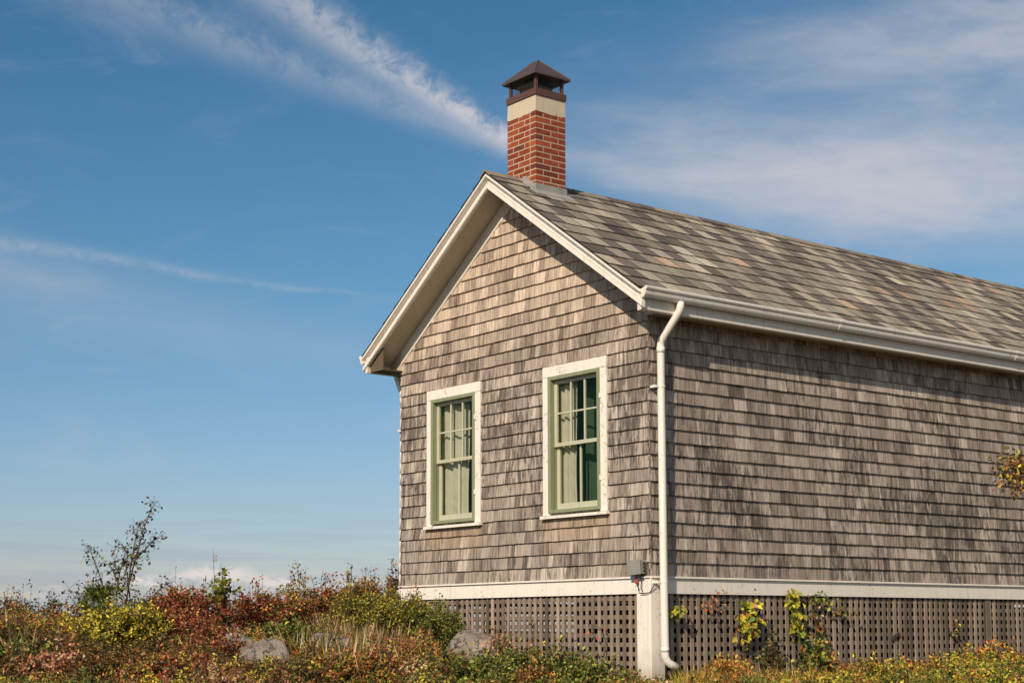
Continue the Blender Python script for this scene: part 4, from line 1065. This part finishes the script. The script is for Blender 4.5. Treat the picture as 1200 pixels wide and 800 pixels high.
vine([(1.30, -0.22), (1.24, -0.32), (1.22, -0.42), (1.16, -0.56)], 95, dict(ygreen=4, lime=4, yellow=1.2, green=2, orange=0.8, pink=0.5), "large yellow-green vine clump on the side lattice, nearest the downspout", 0.078, (0.075, 0.05))
vine([(1.86, -0.10), (1.88, -0.20), (1.90, -0.32), (1.93, -0.46), (1.94, -0.56)], 80, dict(lime=4, ygreen=3, green=3, yellow=0.6), "narrow bright green vine hanging from the skirt board to the right of the large clump", 0.078, (0.05, 0.035))
vine([(2.10, -0.17), (2.30, -0.15), (2.45, -0.22), (2.62, -0.30), (2.75, -0.36)], 34, dict(green=3, olive=3, lime=2, rust=1), "trailing thin green vine creeping right along the top of the side lattice", 0.055, (0.05, 0.03))
vine([(2.20, -0.20), (2.22, -0.40), (2.30, -0.55), (2.34, -0.70)], 30, dict(olive=3, rust=2, green=3, tan=1), "thin olive vine hanging below the trailing one on the side lattice", 0.06, (0.04, 0.06))
vine([(0.62, -0.25), (0.70, -0.30), (0.80, -0.20), (0.92, -0.16)], 18, dict(rust=3, orange=3, pink=2), "sparse rust-coloured vine twig on the side lattice left of the large clump", 0.05, (0.07, 0.04))
vine([(4.52, -0.40), (4.53, -0.48), (4.50, -0.56)], 8, dict(olive=2, ygreen=2, brown=2), "tiny vine sprig sticking out above the second turn button", 0.05, (0.02, 0.02))

# -- vine shoots in front of the gable lattice
def gvine(pts, n_, pal, label):
    root = empty("vine", (pts[0][0], -0.05, pts[0][1])); tag(root, label, "vine"); o = np.array([pts[0][0], -0.05, pts[0][1]])
    P3 = [np.array([x, -0.04-0.02*math.cos(i*2), z])-o for i, (x, z) in enumerate(pts)]
    tb, lv = MB(), Leaves(); tb.tube(P3, [0.004]*len(P3), 5, caps=False)
    for k in range(1, len(P3)):
        n = max(2, n_//(len(P3)-1)); t = RNG.uniform(0, 1, (n, 1)); c = P3[k-1]+(P3[k]-P3[k-1])*t+RNG.normal(0, 1, (n, 3))*np.array([0.05, 0.02, 0.04])
        ls = 0.05*RNG.uniform(0.6, 1.2, n); lv.add(c, unit(n)-np.array([0, 0, 0.5]), unit(n)*0.5+np.array([0, -1, 0.4]), ls, ls*0.6, colors(pal, n))
    lv.build("foliage", M_LEAF, root); tb.build("stem", M_STEM, root)
gvine([(-0.62, -0.85), (-0.60, -0.62), (-0.68, -0.48), (-0.78, -0.44)], 16, dict(dgreen=3, brown=2, rust=1), "dark twig of vine on the gable lattice near the corner post")
gvine([(-1.75, -0.95), (-1.72, -0.70), (-1.70, -0.45), (-1.72, -0.36)], 18, dict(rust=3, brown=2, olive=2), "thin brown vine twig up the middle of the gable lattice")
gvine([(-3.95, -0.6), (-3.86, -0.32), (-3.80, -0.12), (-3.72, -0.04)], 22, dict(brown=2, olive=2, rust=2), "thin leafy twig crossing the skirt board at the far corner of the gable")

# ------------------------------------------------------------------ rocks
def rock(px, py, d, sx, sy, sz, label, seed, sink=0.45, rot=0.0):
    c = at(px, py, d); rs = np.random.default_rng(seed)
    import bmesh
    bm = bmesh.new(); bmesh.ops.create_icosphere(bm, subdivisions=5, radius=1.0)
    k = rs.normal(0, 1, (14, 3)); ph = rs.uniform(0, 6.28, 14)
    for v in bm.verts:
        p = np.array(v.co); n = 0
        for i in range(14):
            fr = 1.3+0.55*i; n += math.sin(fr*float(p@(k[i]/np.linalg.norm(k[i])))*1.7+ph[i])/(fr**1.15)
        v.co = v.co*(1+0.075*n)
    for _ in range(9):                                    # broken faces
        q = rs.normal(0, 1, 3); q[2] = abs(q[2])*0.8; q = Vector(q).normalized(); lim = rs.uniform(0.62, 0.88)
        for v in bm.verts:
            e = v.co.dot(q)-lim
            if e > 0: v.co -= q*e*0.85
    for v in bm.verts: v.co = Vector((v.co.x*sx, v.co.y*sy, v.co.z*sz))
    me = bpy.data.meshes.new("boulder"); bm.to_mesh(me); bm.free(); me.materials.append(M_ROCK)
    me.polygons.foreach_set("use_smooth", [True]*len(me.polygons))
    o = bpy.data.objects.new("boulder", me); COL.objects.link(o); o.location = (c[0], c[1], c[2]-sz); o.rotation_euler = (0.06, -0.08, YAW+rot)
    tag(o, label, "boulder")
rock(310, 749, 14.0, 0.36, 0.34, 0.26, "rounded grey boulder in front, right one of the pair among the red bushes", 3)
rock(285, 738, 14.5, 0.27, 0.30, 0.34, "grey boulder with orange lichen, left one of the pair among the red bushes", 8)
rock(388, 739, 15.4, 0.30, 0.3, 0.22, "flat grey ledge of rock half hidden in the dry grass", 12)
rock(553, 735, 15.6, 0.34, 0.36, 0.27, "large smooth grey boulder in front of the gable lattice below the left window", 21)

# ------------------------------------------------------------------ ground cover (nobody could count it)
def inside_house(x, y, mgn=0.12): return -GW-mgn < x < mgn and -mgn < y < HL+mgn
CAP = [(-60, 722), (120, 716), (255, 716), (262, 774), (345, 774), (352, 742), (480, 738), (515, 756), (522, 768), (600, 766), (700, 775), (745, 790), (830, 792), (850, 783), (1000, 780), (1060, 776), (1130, 768), (1260, 764)]
def cap_y(px):
    for (a, ya), (b_, yb_) in zip(CAP[:-1], CAP[1:]):
        if a <= px <= b_: return ya + (yb_-ya)*(px-a)/(b_-a)
    return 775
def cover(name, label, cat, test, n, pal_fn, h_fn, leaf, seed):
    """plants scattered over the slope; none so tall that it hides the boulders, lattice or post behind it"""
    rs = random.Random(seed); lv, tb = Leaves(), MB(); made = 0; tries = 0
    while made < n and tries < n*40:
        tries += 1
        px = rs.uniform(-60, 1260); d = rs.uniform(9.5, 21); p = at(px, 700, d); x, y = p[0], p[1]
        if inside_house(x, y) or not test(x, y, px, d): continue
        z = ground_z(x, y); h, R = h_fn(x, y, px, d, rs)
        cy_ = cap_y(px) + (14 if px < 255 or 350 < px < 480 else 0) + (max(0, 17.0-d)*10.5 if px < 255 else max(0, 16.5-d)*9 if 350 < px < 480 else 0)
        lim = at(px, min(cy_, 792), d)[2] - z
        if 262 < px < 345 and d > 14.6: lim = at(px, 738, d)[2] - z
        mound = 0.5+0.5*math.sin(x*2.3+1.1*math.sin(y*1.7))*math.sin(y*2.1+0.9*math.sin(x*1.3))
        h = min(h*(0.60+0.7*mound), lim*(rs.uniform(0.65, 1.0) if rs.random() < 0.9 else 1.12))
        if h < 0.10: continue
        made += 1
        pal = dict(pal_fn(x, y, px, d, rs)); dom = rs.choices(list(pal), list(pal.values()))[0]; pal[dom] *= 6
        shrub_arrays((x, y, z), h, R, pal, rs.randint(5, 8), leaf*rs.uniform(0.75, 1.2), 150, tb, lv, sub=2)
    o = lv.build(name, M_LEAF); tag(o, label, cat, kind="stuff")
def patch(x, y, names, k=0.0):
    """neighbouring plants are of the same kind: pick from the list by a slowly changing field"""
    f = math.sin(x*1.15+k)+math.sin(y*1.35+1.7*k+0.6*x)+0.7*math.sin(1.9*x-1.6*y+k)
    return P_[names[int((f+2.7)/5.4*len(names)*0.999) % len(names)]]
def pal_left(x, y, px, d, rs):
    if rs.random() < 0.55: return P_[rs.choice(["heath", "heath", "heath", "brownish", "dry", "juniper"])]
    if px > 350: return patch(x, y, ["rust", "juniper", "heath", "mixed", "juniper", "heath", "green"])
    if px < 120: return patch(x, y, ["mixed", "heath", "green", "rust", "heath", "juniper", "rust"])
    return patch(x, y, ["red", "mixed", "red", "juniper", "rust", "dry", "brownish"])
def pal_gable(x, y, px, d, rs):
    if rs.random() < 0.12: return P_["rust"]
    return patch(x, y, ["green", "side", "green", "heath", "green", "mixed"]) if px < 700 else patch(x, y, ["dry", "mixed", "green", "orange"])
def pal_side(x, y, px, d, rs):
    if rs.random() < 0.12: return P_["rust"]
    return patch(x, y, ["side", "orange", "side", "green", "side", "heath", "ygreen"])
def h_left(x, y, px, d, rs): return rs.uniform(0.3, 0.95), rs.uniform(0.13, 0.30)
cover("undergrowth", "low red, rust and olive heath growing between the bushes left of the cottage", "undergrowth", lambda x, y, px, d: px < 520, 620, pal_left, h_left, 0.029, 1)
cover("undergrowth", "low green and rust plants growing in front of the gable lattice", "undergrowth", lambda x, y, px, d: 480 < px < 790 and y < -0.25, 330, pal_gable,
      lambda x, y, px, d, rs: (rs.uniform(0.2, 0.5), rs.uniform(0.12, 0.22)), 0.029, 2)
cover("undergrowth", "yellow-green and orange plants growing along the foot of the side lattice", "undergrowth", lambda x, y, px, d: px > 790 and x > 0.15, 420, pal_side,
      lambda x, y, px, d, rs: (rs.uniform(0.2, 0.5), rs.uniform(0.12, 0.24)), 0.034, 4)
def grass(name, label, zones, n, pal, seed, hmin, hmax, w=0.006):
    rs = np.random.default_rng(seed); lv = Leaves(); tot = sum(z[-1] for z in zones)
    for (pa, pb, da, db, wt_) in zones:
        m = int(n*wt_/tot); tuft = max(1, m//22)
        for _ in range(tuft):
            px, d = rs.uniform(pa, pb), rs.uniform(da, db); p = at(px, 700, d)
            if inside_house(p[0], p[1], 0.06): continue
            c = np.tile(np.array([p[0], p[1], ground_z(p[0], p[1])]), (22, 1))+np.hstack([rs.normal(0, 0.07, (22, 2)), np.zeros((22, 1))])
            dr = np.hstack([rs.normal(0, 0.42, (22, 2))+rs.normal(0, 0.15, (1, 2)), np.ones((22, 1))]); L = rs.uniform(hmin, hmax)*rs.uniform(0.5, 1.0, 22)
            lv.add(c, dr, rs.normal(0, 1, (22, 3)), L, np.full(22, w), colors(pal, 22, 0.25))
    tag(lv.build(name, M_GRASS), label, "grass", kind="stuff")
grass("dry_grass", "tan and pinkish dry grass between the bushes and the cottage corner", [(375, 478, 15.4, 17.6, 6), (350, 520, 13.2, 15.4, 1.6), (-20, 345, 13.2, 17, 0.35)], 8000, dict(tan=5, pink=0.8, olive=1.5, ygreen=0.6), 31, 0.20, 0.60, 0.0026)
grass("dry_grass", "tan dry grass at the foot of the corner post and gable lattice", [(690, 775, 13.2, 14.7, 3), (600, 700, 13.4, 15.5, 1)], 3800, dict(tan=4, olive=2, rust=1.2, ygreen=1), 32, 0.10, 0.24, 0.004)
grass("tall_grass", "yellow and orange grass blades along the foot of the side lattice", [(800, 960, 13.6, 15.0, 4), (940, 1200, 14.2, 17.0, 4)], 5000, dict(ygreen=3, orange=3, lime=1.5, tan=2, olive=2), 33, 0.14, 0.38, 0.0055)
